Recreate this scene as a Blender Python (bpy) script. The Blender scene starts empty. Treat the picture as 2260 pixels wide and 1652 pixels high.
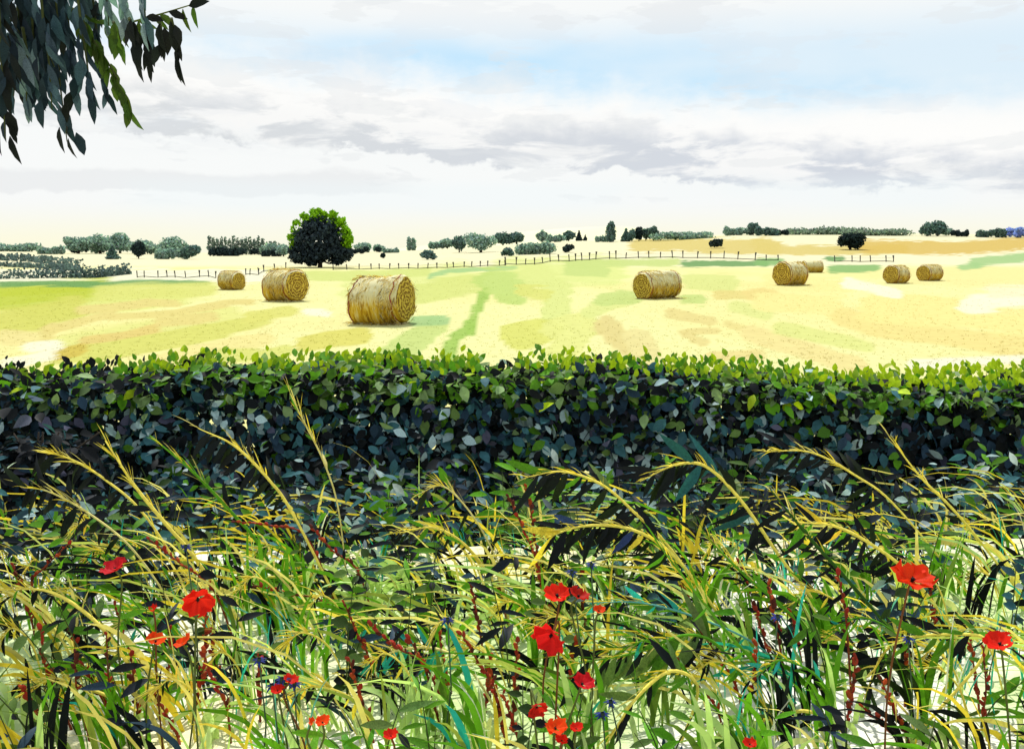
import bpy, math, random
import numpy as np
from mathutils import Vector, Matrix, Quaternion

random.seed(7); RNG = np.random.default_rng(7)
scene = bpy.context.scene
COL = scene.collection

# ------------------------------------------------------------------ camera, sky, sun, exposure
EYE = 2.45; FPX = 2000.0; W0, H0 = 2260.0, 1652.0
PITCH = math.atan(281.0 / FPX)
cam_d = bpy.data.cameras.new("camera"); cam = bpy.data.objects.new("camera", cam_d); COL.objects.link(cam)
cam_d.sensor_width = 36.0; cam_d.lens = 36.0 * FPX / W0; cam_d.clip_start = 0.05; cam_d.clip_end = 6000
cam.location = (0, 0, EYE); cam.rotation_euler = (math.pi / 2 - PITCH, 0, 0)
scene.camera = cam

SUN_AZ = math.radians(-10); SUN_EL = math.radians(57)
vs = scene.view_settings
vs.view_transform = 'Standard'; vs.look = 'None'; vs.gamma = 1.0; vs.use_curve_mapping = False; vs.exposure = 0.12
scene.cycles.max_bounces = 5; scene.cycles.diffuse_bounces = 3; scene.cycles.glossy_bounces = 2; scene.cycles.transmission_bounces = 3; scene.cycles.transparent_max_bounces = 4
scene.cycles.use_denoising = True

world = bpy.data.worlds.new("World"); scene.world = world; world.use_nodes = True
def build_sky():
    nt = world.node_tree; N = nt.nodes; L = nt.links; N.clear()
    out = N.new('ShaderNodeOutputWorld'); bg = N.new('ShaderNodeBackground'); L.new(bg.outputs[0], out.inputs[0])
    bg.inputs['Strength'].default_value = 0.1
    def val(x, sock):
        if isinstance(x, (int, float)): sock.default_value = x
        else: L.new(x, sock)
    def m(op, a, b=None, c=None, clamp=False):
        n = N.new('ShaderNodeMath'); n.operation = op; n.use_clamp = clamp
        val(a, n.inputs[0])
        if b is not None: val(b, n.inputs[1])
        if c is not None: val(c, n.inputs[2])
        return n.outputs[0]
    def sstep(x, lo, hi):
        n = N.new('ShaderNodeMapRange'); n.interpolation_type = 'SMOOTHSTEP'; n.clamp = True
        val(x, n.inputs[0]); n.inputs[1].default_value = lo; n.inputs[2].default_value = hi
        n.inputs[3].default_value = 0; n.inputs[4].default_value = 1
        return n.outputs[0]
    def mix(f, a, b):
        n = N.new('ShaderNodeMix'); n.data_type = 'RGBA'; val(f, n.inputs[0])
        for s, c in ((n.inputs[6], a), (n.inputs[7], b)):
            if isinstance(c, tuple): s.default_value = (*c, 1)
            else: L.new(c, s)
        return n.outputs[2]
    tc = N.new('ShaderNodeTexCoord'); nm = N.new('ShaderNodeVectorMath'); nm.operation = 'NORMALIZE'
    L.new(tc.outputs['Generated'], nm.inputs[0])
    sp = N.new('ShaderNodeSeparateXYZ'); L.new(nm.outputs[0], sp.inputs[0])
    x, y, z = sp.outputs
    el = m('MULTIPLY', m('ARCSINE', z), 57.2958)          # elevation in degrees
    az = m('MULTIPLY', m('ARCTAN2', x, y), 57.2958)       # 0 straight ahead
    def noise(sx, sy, scale, detail=5, rough=.55, off=0., dist=0.):
        c = N.new('ShaderNodeCombineXYZ')
        L.new(m('MULTIPLY', az, sx), c.inputs[0]); L.new(m('MULTIPLY', el, sy), c.inputs[1]); c.inputs[2].default_value = off
        n = N.new('ShaderNodeTexNoise'); n.inputs['Scale'].default_value = scale; n.inputs['Detail'].default_value = detail
        n.inputs['Roughness'].default_value = rough; n.inputs['Distortion'].default_value = dist
        L.new(c.outputs[0], n.inputs['Vector']); return n.outputs[0]
    sky = N.new('ShaderNodeTexSky'); sky.sky_type = 'NISHITA'; sky.sun_disc = False
    sky.sun_elevation = SUN_EL; sky.sun_rotation = SUN_AZ; sky.air_density = 1.0; sky.dust_density = 1.5
    # thin high white veil over the blue
    n1 = noise(.055, .16, 1.0, 4, .5, 6.3)
    n1b = noise(.02, .07, 1.0, 2, .5, 8.1)
    veil = m('ADD', sstep(n1, .38, .60), m('MULTIPLY', sstep(n1b, .35, .6), .0), clamp=True)
    # blue shows best in the belt between seven and twelve degrees, and again in belts higher up
    belt = m('MULTIPLY', sstep(el, 6.4, 8.8), m('SUBTRACT', 1.0, sstep(el, 10.8, 14.2)))
    high = sstep(el, 22, 40)
    blue_amt = m('MULTIPLY', m('ADD', belt, m('MULTIPLY', high, .7), clamp=True), m('SUBTRACT', 1.0, m('MULTIPLY', veil, .50)))
    blue_amt = m('ADD', m('MULTIPLY', blue_amt, .95), .10, clamp=True)
    pale = mix(.25, (5.4, 7.9, 9.6), sky.outputs[0])
    c0 = mix(blue_amt, (9.0, 8.95, 8.75), pale)
    # long grey cloud bank sloping down to the right with firm under-edge and soft top
    wob = m('MULTIPLY', m('SUBTRACT', noise(.09, .0, 1.0, 5, .6, 1.7), .5), 3.6)
    sl = m('MULTIPLY', m('SINE', m('MULTIPLY', az, .0174533)), 4.0)
    low = m('ADD', m('SUBTRACT', 5.0, sl), wob)               # under-edge elevation
    fine = m('MULTIPLY', m('SUBTRACT', noise(.5, .9, 1.0, 5, .6, 5.), .5), 2.4)
    h = m('ADD', m('SUBTRACT', el, low), fine)
    th = m('ADD', 1.5, m('MULTIPLY', noise(.06, .0, 1.0, 3, .5, 9.4), 3.4))
    up = sstep(m('SUBTRACT', h, th), -1.7, .5)
    body = m('MULTIPLY', sstep(h, -.12, .22), m('SUBTRACT', 1.0, up))
    tex = sstep(noise(.17, .62, 1.0, 6, .60, 2.2, .4), .43, .56)
    grey = m('MULTIPLY', body, m('ADD', .16, m('MULTIPLY', tex, .84)))
    near_az = 1.0
    gcol = mix(sstep(az, -25, 22), (6.35, 6.6, 6.8), (5.8, 6.2, 6.85))
    # billows above the bank: white
    c1 = mix(m('MULTIPLY', sstep(h, 0, 1.2), m('SUBTRACT', 1.0, sstep(h, 3.0, 6.5))), c0, (9.15, 9.12, 8.95))
    c2 = mix(m('MULTIPLY', grey, .92), c1, gcol)
    # scattered grey wisps and small clouds
    w = m('MULTIPLY', sstep(noise(.13, .55, 1.0, 5, .58, 14.6, .2), .565, .60), m('MULTIPLY', sstep(el, 2.2, 3.2), .34))
    c3 = mix(w, c2, (7.1, 7.35, 7.5))
    w2 = m('MULTIPLY', sstep(noise(.10, .42, 1.0, 5, .6, 31.3, .25), .55, .59), m('MULTIPLY', sstep(el, 5.0, 6.5), .22))
    c4 = mix(w2, c3, (6.9, 7.2, 7.6))
    strip_e = m('ADD', m('SUBTRACT', el, 3.8), m('MULTIPLY', m('SUBTRACT', noise(.16, .3, 1.0, 5, .6, 41.), .5), 2.2))
    win = sstep(m('COSINE', m('MULTIPLY', m('ADD', az, 21.), .087)), .15, .55)
    strip = m('MULTIPLY', m('MULTIPLY', sstep(strip_e, -.75, -.55), m('SUBTRACT', 1.0, sstep(strip_e, .3, .75))), m('MULTIPLY', win, .55))
    c4 = mix(strip, c4, (7.2, 7.35, 7.5))
    # a faint blue again under the bank
    c4 = mix(m('MULTIPLY', m('MULTIPLY', sstep(el, 1.4, 2.6), m('SUBTRACT', 1.0, sstep(el, 3.4, 4.4))), m('MULTIPLY', sstep(noise(.05, .1, 1.0, 3, .5, 51.), .42, .6), .35)), c4, (7.9, 8.7, 8.9))
    # warm light air at the horizon
    glow = m('MULTIPLY', m('SUBTRACT', 1.0, sstep(el, -.3, 2.9)), m('ADD', .38, m('MULTIPLY', noise(.05, .05, 1.0, 2, .5, 21.), 1.1), clamp=True))
    c5 = mix(glow, c4, (9.1, 8.85, 6.7))
    L.new(c5, bg.inputs['Color'])
build_sky()

sun_d = bpy.data.lights.new("sun", 'SUN'); sun = bpy.data.objects.new("sun", sun_d); COL.objects.link(sun)
sun_d.energy = 4.0; sun_d.angle = math.radians(0.6); sun_d.color = (1.0, 0.975, 0.92)
sdir = Vector((math.sin(SUN_AZ) * math.cos(SUN_EL), math.cos(SUN_AZ) * math.cos(SUN_EL), math.sin(SUN_EL)))
sun.rotation_euler = (-sdir).to_track_quat('-Z', 'Y').to_euler(); sun.location = sdir * 50

# ------------------------------------------------------------------ helpers
def ray(u, v):
    a = (u - W0 / 2) / FPX; b = -(v - H0 / 2) / FPX
    c, s = math.cos(PITCH), math.sin(PITCH)
    return Vector((a, c + b * s, -s + b * c))
def P(u, v, Y):
    d = ray(u, v); return Vector((d.x * Y / d.y, Y, EYE + d.z * Y / d.y))
def proj(x, y, z):
    c, s = math.cos(PITCH), math.sin(PITCH); zz = z - EYE
    f = y * c - zz * s; up = y * s + zz * c
    return W0 / 2 + FPX * x / f, H0 / 2 - FPX * up / f
def sstep(a, b, x):
    t = np.clip((x - a) / (b - a), 0, 1); return t * t * (3 - 2 * t)
def vnoise(x, y, seed=0):
    xi = np.floor(x).astype(np.int64); yi = np.floor(y).astype(np.int64); xf = x - xi; yf = y - yi
    def h(a, b):
        n = (a * 374761393 + b * 668265263 + seed * 974634777) & 0x7fffffff
        n = ((n ^ (n >> 13)) * 1274126177) & 0x7fffffff
        return ((n ^ (n >> 16)) & 0xffff) / 65535.0
    u = xf * xf * (3 - 2 * xf); w = yf * yf * (3 - 2 * yf)
    return (h(xi, yi) * (1 - u) + h(xi + 1, yi) * u) * (1 - w) + (h(xi, yi + 1) * (1 - u) + h(xi + 1, yi + 1) * u) * w
def fbm(x, y, seed=0, o=4):
    r = 0; a = .5
    for k in range(o):
        r = r + a * vnoise(x * 2 ** k, y * 2 ** k, seed + k); a *= .5
    return r / (1 - .5 ** o)
def lin(r, g, b):
    f = lambda c: (c / 255 / 12.92) if c / 255 <= .04045 else ((c / 255 + .055) / 1.055) ** 2.4
    return np.array([f(r), f(g), f(b)])
# ridge of the far land, in metres above the plain, by bearing x/y
RU = np.array([-400, 0, 450, 640, 900, 1000, 1240, 1450, 1620, 2000, 2260, 2700.]); RV = np.array([552, 553, 558, 558, 553, 548, 533, 528, 517, 516, 520, 524.])
def terrain(x, y):
    x = np.asarray(x, float); y = np.asarray(y, float)
    yy = np.maximum(y, 1.0); u = W0 / 2 + FPX * x / yy
    hv = EYE + (545 - np.interp(u, RU, RV)) / FPX * 330
    h = sstep(115, 330, y) * hv
    h = h + 0.05 * (fbm(x * .15, y * .15, 5) - .5) * sstep(9, 14, y)
    return h
def verge_h(x, y):
    x = np.asarray(x, float); y = np.asarray(y, float)
    return 0.70 * (1 - sstep(4.9, 6.9, y)) + 0.02 + 0.05 * (fbm(x * 1.3 + 9, y * 1.3, 3) - .5) * (1 + 3 * sstep(4.0, 5.0, y))
def G(u, v, near=20., far=330.):
    d = ray(u, v); t0 = near / d.y; t1 = far / d.y; last = near
    for k in range(500):
        y = near * (far / near) ** (k / 499.); p = d * (y / d.y); z = EYE + p.z
        if z <= float(terrain(p.x, y)): return Vector((p.x, y, float(terrain(p.x, y))))
    p = d * (far / d.y); return Vector((p.x, far, float(terrain(p.x, far))))
def GV(u, v):
    d = ray(u, v); y = 1.6
    while y < 7.5:
        p = d * (y / d.y)
        if EYE + p.z <= float(verge_h(p.x, y)): return Vector((p.x, y, float(verge_h(p.x, y))))
        y += .02
    p = d * (7.5 / d.y); return Vector((p.x, 7.5, float(verge_h(p.x, 7.5))))
def at_height(u, v, h):
    """point on the ray of a pixel that lies h metres above the verge"""
    d = ray(u, v); y = 1.6
    while y < 8:
        p = d * (y / d.y)
        if EYE + p.z <= float(verge_h(p.x, y)) + h: return Vector((p.x, y, EYE + p.z))
        y += .02
    return P(u, v, 8)

# ------------------------------------------------------------------ materials
def new_mat(name):
    mt = bpy.data.materials.new(name); mt.use_nodes = True; nt = mt.node_tree; nt.nodes.clear()
    return mt, nt, nt.nodes, nt.links
def surf(name, src, rough=.75, spec=.15, transl=0., nscale=30., namp=.25, bump=0., bscale=60., tcol=(1., 1.05, .6), stretch=None):
    """procedural material; src: 'attr' colour attribute Col, 'obj' the object's colour, or an rgb triple"""
    mt, nt, N, L = new_mat(name)
    out = N.new('ShaderNodeOutputMaterial'); b = N.new('ShaderNodeBsdfPrincipled')
    b.inputs['Roughness'].default_value = rough; b.inputs['Specular IOR Level'].default_value = spec
    tc = N.new('ShaderNodeTexCoord'); vec = tc.outputs['Object']
    if stretch:
        mp = N.new('ShaderNodeMapping'); mp.inputs['Scale'].default_value = stretch; L.new(vec, mp.inputs[0]); vec = mp.outputs[0]
    no = N.new('ShaderNodeTexNoise'); no.inputs['Scale'].default_value = nscale; no.inputs['Detail'].default_value = 4; L.new(vec, no.inputs['Vector'])
    mr = N.new('ShaderNodeMapRange'); mr.inputs[1].default_value = .25; mr.inputs[2].default_value = .75
    mr.inputs[3].default_value = 1 - namp; mr.inputs[4].default_value = 1 + namp; L.new(no.outputs[0], mr.inputs[0])
    mu = N.new('ShaderNodeVectorMath'); mu.operation = 'SCALE'; L.new(mr.outputs[0], mu.inputs['Scale'])
    if src == 'attr':
        a = N.new('ShaderNodeAttribute'); a.attribute_name = 'Col'; L.new(a.outputs['Color'], mu.inputs[0])
    elif src == 'obj':
        a = N.new('ShaderNodeObjectInfo'); L.new(a.outputs['Color'], mu.inputs[0])
    else: mu.inputs[0].default_value = tuple(src)
    L.new(mu.outputs[0], b.inputs['Base Color'])
    if bump:
        n2 = N.new('ShaderNodeTexNoise'); n2.inputs['Scale'].default_value = bscale; n2.inputs['Detail'].default_value = 5; L.new(vec, n2.inputs['Vector'])
        bp = N.new('ShaderNodeBump'); bp.inputs['Strength'].default_value = bump; bp.inputs['Distance'].default_value = .02
        L.new(n2.outputs[0], bp.inputs['Height']); L.new(bp.outputs[0], b.inputs['Normal'])
    if transl:
        t = N.new('ShaderNodeBsdfTranslucent'); m2 = N.new('ShaderNodeVectorMath'); m2.operation = 'MULTIPLY'
        m2.inputs[1].default_value = tcol; L.new(mu.outputs[0], m2.inputs[0]); L.new(m2.outputs[0], t.inputs['Color'])
        mx = N.new('ShaderNodeMixShader'); mx.inputs[0].default_value = transl
        L.new(b.outputs[0], mx.inputs[1]); L.new(t.outputs[0], mx.inputs[2]); L.new(mx.outputs[0], out.inputs[0])
    else: L.new(b.outputs[0], out.inputs[0])
    return mt
M_LEAF = surf('leaf_mixed', 'attr', .6, .12, .38, 25., .25)
M_LEAFO = surf('leaf_single', 'obj', .55, .15, .34, 22., .3)
M_BLADE = surf('grass_blade', 'attr', .65, .1, .42, 14., .25)
M_FAR = surf('far_foliage', 'attr', .8, .05, .42, 1.5, .3, tcol=(.95, 1.05, .75))
M_STEM = surf('plant_stem', 'obj', .7, .1, .0, 40., .25)
M_BARK = surf('bark', (.05, .04, .032), .9, .05, 0., 14., .4, .6, 30., stretch=(1, 1, .25))
M_PETAL = surf('poppy_petal', 'obj', .55, .1, .45, 40., .25, tcol=(1.1, .9, .8))
M_WOOD = surf('fence_wood', (.075, .07, .066), .9, .05, 0., 9., .4)
M_WIRE = surf('fence_wire', (.06, .06, .06), .6, .3, 0., 5., .2)
M_FIELD = surf('field_ground', 'attr', .95, .03, 0., 2.2, .07, .5, 7.)
M_VERGE = surf('verge_ground', 'attr', .95, .03, 0., 9., .08, .5, 40.)
M_STRAWATTR = surf('straw', 'attr', .8, .05, .45, 20., .15, tcol=(1, 1, .95))
M_HILL = surf('hill_ground', 'attr', .95, .02, 0., .02, .05)
M_TWINE = surf('twine', 'obj', .7, .1, 0., 60., .2)

# ------------------------------------------------------------------ mesh builders
def mesh_np(name, co, faces, col=None, smooth=False, mat=None):
    """co (n,3); faces (m,k) all of the same size; col (n,3)"""
    me = bpy.data.meshes.new(name); co = np.asarray(co, np.float32); faces = np.asarray(faces, np.int32)
    m, k = faces.shape
    me.vertices.add(len(co)); me.vertices.foreach_set('co', co.ravel())
    me.loops.add(m * k); me.loops.foreach_set('vertex_index', faces.ravel())
    me.polygons.add(m); me.polygons.foreach_set('loop_start', np.arange(0, m * k, k, dtype=np.int32))
    if smooth: me.polygons.foreach_set('use_smooth', np.ones(m, bool))
    me.update(calc_edges=True)
    if col is not None:
        a = me.color_attributes.new('Col', 'FLOAT_COLOR', 'POINT')
        a.data.foreach_set('color', np.concatenate([np.asarray(col, np.float32), np.ones((len(co), 1), np.float32)], 1).ravel())
    if mat: me.materials.append(mat)
    return me
def obj(name, me, parent=None, loc=None, color=None, mw=None):
    o = bpy.data.objects.new(name, me); COL.objects.link(o)
    if parent is not None: o.parent = parent
    if mw is not None: o.matrix_local = mw
    if loc is not None: o.location = loc
    if color is not None: o.color = (*[float(c) for c in color], 1)
    return o
def thing(name, label, cat, loc=(0, 0, 0), group=None):
    o = bpy.data.objects.new(name, None); COL.objects.link(o); o.location = loc; o.empty_display_size = .2
    o['label'] = label; o['category'] = cat
    if group: o['group'] = group
    return o
def tag(o, label=None, cat=None, group=None, kind=None):
    for k, v in (('label', label), ('category', cat), ('group', group), ('kind', kind)):
        if v: o[k] = v
    return o
def frames(nrm, up):
    """rotation matrices (n,3,3): columns = side, along, normal ; along = up made square to nrm"""
    nrm = nrm / np.linalg.norm(nrm, axis=1, keepdims=True)
    al = up - nrm * np.sum(up * nrm, 1, keepdims=True); al /= np.maximum(np.linalg.norm(al, axis=1, keepdims=True), 1e-6)
    sd = np.cross(al, nrm)
    return np.stack([sd, al, nrm], 2)
# leaf outlines: base at origin, grows along +y, normal +z
def leaf_tmpl(w=.5, fold=.12, droop=.18, fat=.45):
    ys = [.0, .22, fat, .75, 1.0]; ws = [.03, .36 * w * 2, .5 * w * 2, .33 * w * 2, 0.0]
    v = []
    for y, q in zip(ys, ws):
        z = -droop * y * y; v += [(-q / 2, y, z + fold * q), (0, y, z), (q / 2, y, z + fold * q)]
    f = []
    for i in range(4):
        a = i * 3; f += [(a, a + 1, a + 4, a + 3), (a + 1, a + 2, a + 5, a + 4)]
    return np.array(v), np.array(f)
LT = leaf_tmpl(.62); LT_LONG = leaf_tmpl(.26, .1, .25, .4)
CARD = (np.array([(-.5, 0, 0), (.0, -.15, .05), (.5, .1, 0), (.25, .7, -.08), (-.3, .8, -.05)]) , np.array([(0, 1, 2, 3, 4)]))
def bulk(name, tmpl, R, S, pos, col, mat, parent=None, kind=None, loc=None):
    """R (n,3,3) S (n,) or (n,3) pos (n,3) col (n,3)"""
    tv, tf = tmpl; n = len(pos); S = np.asarray(S, float)
    if S.ndim == 1: S = np.repeat(S[:, None], 3, 1)
    v = np.einsum('nij,nkj->nki', R, tv[None] * S[:, None, :]) + pos[:, None, :]
    f = tf[None] + (np.arange(n) * len(tv))[:, None, None]
    me = mesh_np(name, v.reshape(-1, 3), f.reshape(-1, tf.shape[1]), np.repeat(col, len(tv), 0), mat=mat)
    o = obj(name, me, parent, loc)
    if kind: o['kind'] = kind
    return o
def ribbons(name, p0, p1, p2, wid, col, mat, parent=None, K=5, tipcol=None, loc=None):
    """n bent blades, quadratic curve p0 p1 p2 (n,3); wid (n,)"""
    n = len(p0); t = np.linspace(0, 1, K + 1)[None, :, None]
    c = (1 - t) ** 2 * p0[:, None] + 2 * t * (1 - t) * p1[:, None] + t * t * p2[:, None]
    d = p2 - p0; ang = RNG.uniform(0, 2 * np.pi, n)
    rnd = np.stack([np.cos(ang), np.sin(ang), .3 * np.sin(3 * ang)], 1)
    sd = np.cross(d, rnd); sd /= np.maximum(np.linalg.norm(sd, axis=1, keepdims=True), 1e-6)
    tt = np.linspace(0, 1, K + 1); prof = (np.sin(np.pi * (tt * .82 + .18)) ** .7); prof[-1] = .04
    off = sd[:, None, :] * (wid[:, None] * .5 * prof[None])[:, :, None]
    v = np.stack([c - off, c + off], 2).reshape(n, -1, 3)
    f = np.array([(2 * i, 2 * i + 1, 2 * i + 3, 2 * i + 2) for i in range(K)])
    fc = f[None] + (np.arange(n) * 2 * (K + 1))[:, None, None]
    cc = np.repeat(col[:, None, :], 2 * (K + 1), 1)
    me = mesh_np(name, v.reshape(-1, 3), fc.reshape(-1, 4), cc.reshape(-1, 3), mat=mat)
    return obj(name, me, parent, loc)
def tube_data(pts, rad, n=6):
    pts = [Vector(p) for p in pts]; V = []; F = []; prev = None
    for i, p in enumerate(pts):
        d = (pts[min(i + 1, len(pts) - 1)] - pts[max(i - 1, 0)]).normalized()
        a = d.cross(Vector((.3, 1, .2)) if prev is None else prev.cross(d).cross(d) * -1)
        if prev is None: a = d.cross(Vector((.31, .93, .2)))
        else: a = prev - d * prev.dot(d)
        a.normalize(); b = d.cross(a); prev = a
        for k in range(n):
            q = 2 * math.pi * k / n; V.append(p + (a * math.cos(q) + b * math.sin(q)) * rad[i])
    for i in range(len(pts) - 1):
        for k in range(n):
            F.append((i * n + k, i * n + (k + 1) % n, (i + 1) * n + (k + 1) % n, (i + 1) * n + k))
    return [tuple(v) for v in V], F
def tube(name, pts, rad, mat, parent=None, n=6, color=None, loc=None, cap=True):
    V, F = tube_data(pts, rad, n)
    if cap: F = F + [tuple(range(n))[::-1], tuple(range(len(V) - n, len(V)))]
    me = bpy.data.meshes.new(name); me.from_pydata(V, [], F); me.materials.append(mat)
    for p in me.polygons: p.use_smooth = len(p.vertices) == 4
    return obj(name, me, parent, loc, color)
def spline(pts, n=16):
    """Catmull-Rom through points"""
    p = [Vector(q) for q in pts]; p = [p[0] * 2 - p[1]] + p + [p[-1] * 2 - p[-2]]; out = []
    m = len(p) - 3
    for i in range(n + 1):
        t = i / n * m; k = min(int(t), m - 1); t -= k; a, b, c, d = p[k:k + 4]
        out.append(.5 * ((2 * b) + (c - a) * t + (2 * a - 5 * b + 4 * c - d) * t * t + (3 * b - a - 3 * c + d) * t ** 3))
    return out
ORD = 'first second third fourth fifth sixth seventh eighth ninth tenth eleventh twelfth thirteenth fourteenth fifteenth sixteenth seventeenth eighteenth nineteenth twentieth'.split()
def nth(i):
    if i < 20: return ORD[i]
    tens = {2: 'twenty', 3: 'thirty', 4: 'forty', 5: 'fifty', 6: 'sixty', 7: 'seventy', 8: 'eighty', 9: 'ninety'}; k = i + 1
    return tens[k // 10][:-1] + 'ieth' if k % 10 == 0 else tens[k // 10] + '-' + ORD[k % 10 - 1]
def jitter(c, amp=.2):
    c = np.asarray(c, float); k = 1 + random.uniform(-amp, amp)
    return [max(0, q * k * (1 + random.uniform(-amp, amp) * .4)) for q in c]
# ------------------------------------------------------------------ field, far land, hill
LF = 1.72     # light that falls on level ground here: picture value = albedo x LF
def RG(k, X, Y):
    return ((0, 600, 1200, 1815)[k] + X * .27434) / 1.0774, (480 + Y * .27434) / 1.0774
YEL = (248, 243, 170); PALE = (252, 246, 214); YG = (222, 222, 120); LG = (205, 220, 130); TAN = (232, 214, 132); OCH = (226, 204, 118)
OLV = (194, 204, 62); DG = (110, 160, 92); SG = (170, 205, 135); GRN = (165, 200, 90); WARM = (246, 224, 138)
STROKES = [(0, [(300, 900), (1500, 800)], 120, (226, 228, 128), 90), (0, [(600, 1250), (2000, 1020)], 110, (232, 230, 138), 60), (1, [(900, 760), (1800, 640)], 110, (230, 234, 148), 60), (2, [(0, 620), (900, 600)], 120, (228, 234, 144), 60), (3, [(1900, 880), (2260, 860)], 100, PALE, 40),
 # region, points, half width, colour, edge softness (region px)
 (0, [(0, 640), (2260, 640)], 60, PALE, 20),
 (0, [(0, 860), (420, 800), (850, 740)], 90, OLV, 60), (0, [(0, 770), (700, 735)], 55, OLV, 30),
 (0, [(0, 715), (500, 705), (880, 715), (1250, 690), (1790, 705)], 24, DG, 10),
 (0, [(900, 800), (1800, 760)], 70, YG, 50), (0, [(0, 1060), (300, 1000), (620, 930)], 110, (214, 212, 100), 50),
 (0, [(700, 930), (1100, 890), (1300, 865), (1520, 885)], 38, TAN, 12), (0, [(400, 1110), (800, 1010), (980, 970)], 34, TAN, 10),
 (0, [(960, 995), (1500, 960), (2000, 870), (2180, 865)], 30, TAN, 10), (0, [(1390, 1040), (1850, 1000)], 42, TAN, 10),
 (0, [(730, 1210), (1000, 1165), (1340, 1100)], 36, (229, 204, 120), 10), (0, [(400, 1150), (470, 1090)], 50, TAN, 10),
 (0, [(500, 1330), (900, 1290), (1300, 1230), (1800, 1130), (2300, 1010)], 66, (220, 218, 112), 14),
 (0, [(520, 1320), (690, 1270)], 42, (214, 190, 84), 8), (0, [(40, 1180), (260, 1190)], 60, (240, 224, 148), 14),
 (0, [(1400, 1370), (1900, 1270), (2300, 1190)], 60, (243, 229, 150), 14), (0, [(1900, 1330), (2200, 1320)], 50, YG, 14),
 (0, [(60, 1400), (420, 1330)], 40, PALE, 14), (0, [(250, 1260), (500, 1240)], 40, PALE, 14),
 (1, [(0, 1000), (300, 950)], 66, (224, 220, 116), 16), (1, [(460, 1230), (700, 1180), (950, 1150)], 66, (222, 214, 104), 14),
 (1, [(120, 1320), (300, 1280)], 46, YG, 12), (1, [(1210, 1330), (1400, 1190), (1580, 1060)], 78, LG, 8), (1, [(1400, 1040), (1660, 1020)], 44, SG, 8),
 (1, [(480, 640), (1000, 640), (1500, 610)], 40, (216, 224, 130), 16), (1, [(1450, 800), (1900, 700), (2260, 680)], 90, (218, 224, 128), 30),
 (1, [(1540, 640), (1700, 600), (2260, 575)], 20, SG, 6),
 (1, [(2050, 740), (1960, 900), (1900, 1080), (1760, 1170), (1700, 1340)], 36, GRN, 6), (1, [(1880, 1040), (1900, 1120)], 36, GRN, 6),
 (1, [(2080, 680), (2260, 820)], 110, (196, 216, 116), 12), (1, [(480, 960), (660, 970)], 30, PALE, 14),
 (1, [(-120, 1200), (90, 1180)], 40, (243, 229, 150), 10),
 (2, [(0, 700), (100, 760)], 130, (202, 220, 124), 20), (2, [(250, 620), (480, 760), (430, 1000)], 100, (224, 230, 140), 16),
 (2, [(560, 600), (860, 600)], 46, LG, 8), (2, [(560, 540), (1480, 520)], 34, LG, 14), (2, [(130, 1170), (300, 1120)], 120, (222, 222, 112), 8),
 (2, [(500, 1100), (700, 1060), (500, 1300)], 110, (232, 232, 140), 14), (2, [(740, 960), (1000, 860)], 66, (226, 230, 142), 14),
 (2, [(850, 840), (1100, 820)], 62, LG, 10), (2, [(160, 780), (340, 800)], 60, YG, 8), (2, [(1560, 850), (1700, 850)], 44, LG, 8),
 (2, [(890, 1040), (960, 1180), (1120, 1300)], 84, (229, 211, 138), 8), (2, [(1160, 1190), (1240, 1400)], 96, (237, 223, 152), 8),
 (2, [(1440, 960), (1600, 1000), (1790, 1040)], 36, (233, 215, 140), 8), (2, [(1530, 1130), (1830, 1120)], 30, (233, 215, 140), 8), (2, [(1560, 1150), (1720, 1210)], 30, (233, 215, 140), 8),
 (2, [(1780, 1340), (2200, 1325)], 34, (236, 218, 142), 8), (2, [(1930, 1060), (2260, 1150)], 26, (234, 217, 140), 8),
 (2, [(1620, 680), (1950, 700)], 64, (224, 228, 140), 16), (2, [(1850, 810), (2200, 820)], 34, TAN, 8), (2, [(2010, 900), (2260, 980)], 50, (228, 230, 144), 20),
 (2, [(1560, 535), (2260, 535)], 26, DG, 6),
 (3, [(-100, 800), (60, 790)], 56, (238, 216, 136), 10), (3, [(100, 700), (700, 740)], 80, (249, 236, 156), 30), (3, [(0, 860), (600, 900)], 70, (248, 234, 152), 30),
 (3, [(700, 1000), (1100, 1110), (1700, 1190), (2260, 1270)], 80, (244, 224, 142), 24), (3, [(-100, 1130), (300, 1260), (800, 1400)], 64, (242, 224, 150), 20),
 (3, [(150, 1090), (500, 1170), (900, 1260)], 50, (228, 230, 140), 20), (3, [(1000, 900), (2260, 1000)], 120, (250, 234, 150), 40),
 (3, [(1800, 900), (2260, 830)], 70, PALE, 20), (3, [(2000, 760), (2260, 760)], 60, (252, 240, 196), 20), (3, [(740, 700), (1150, 790)], 46, PALE, 14),
 (3, [(1200, 640), (2260, 640)], 80, (249, 236, 160), 40), (3, [(1300, 1400), (2260, 1370)], 44, PALE, 14), (3, [(560, 490), (670, 490)], 22, DG, 6),
 (3, [(600, 580), (970, 575)], 32, (140, 185, 110), 6), (3, [(1720, 565), (1860, 550)], 26, SG, 8), (3, [(1840, 520), (2260, 480)], 40, SG, 10),
 (3, [(-40, 525), (140, 520)], 30, (140, 185, 110), 8),
 # far fields
 (2, [(1160, 370), (1500, 365), (2260, 395)], 62, OCH, 8), (3, [(0, 370), (60, 390)], 70, OCH, 8), (3, [(60, 420), (700, 420), (1200, 410)], 44, OCH, 14),
 (3, [(880, 380), (1300, 400), (1800, 400), (2300, 350)], 56, (224, 190, 96), 10), (2, [(1380, 310), (1730, 270)], 20, (150, 160, 120), 6),
]
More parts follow.
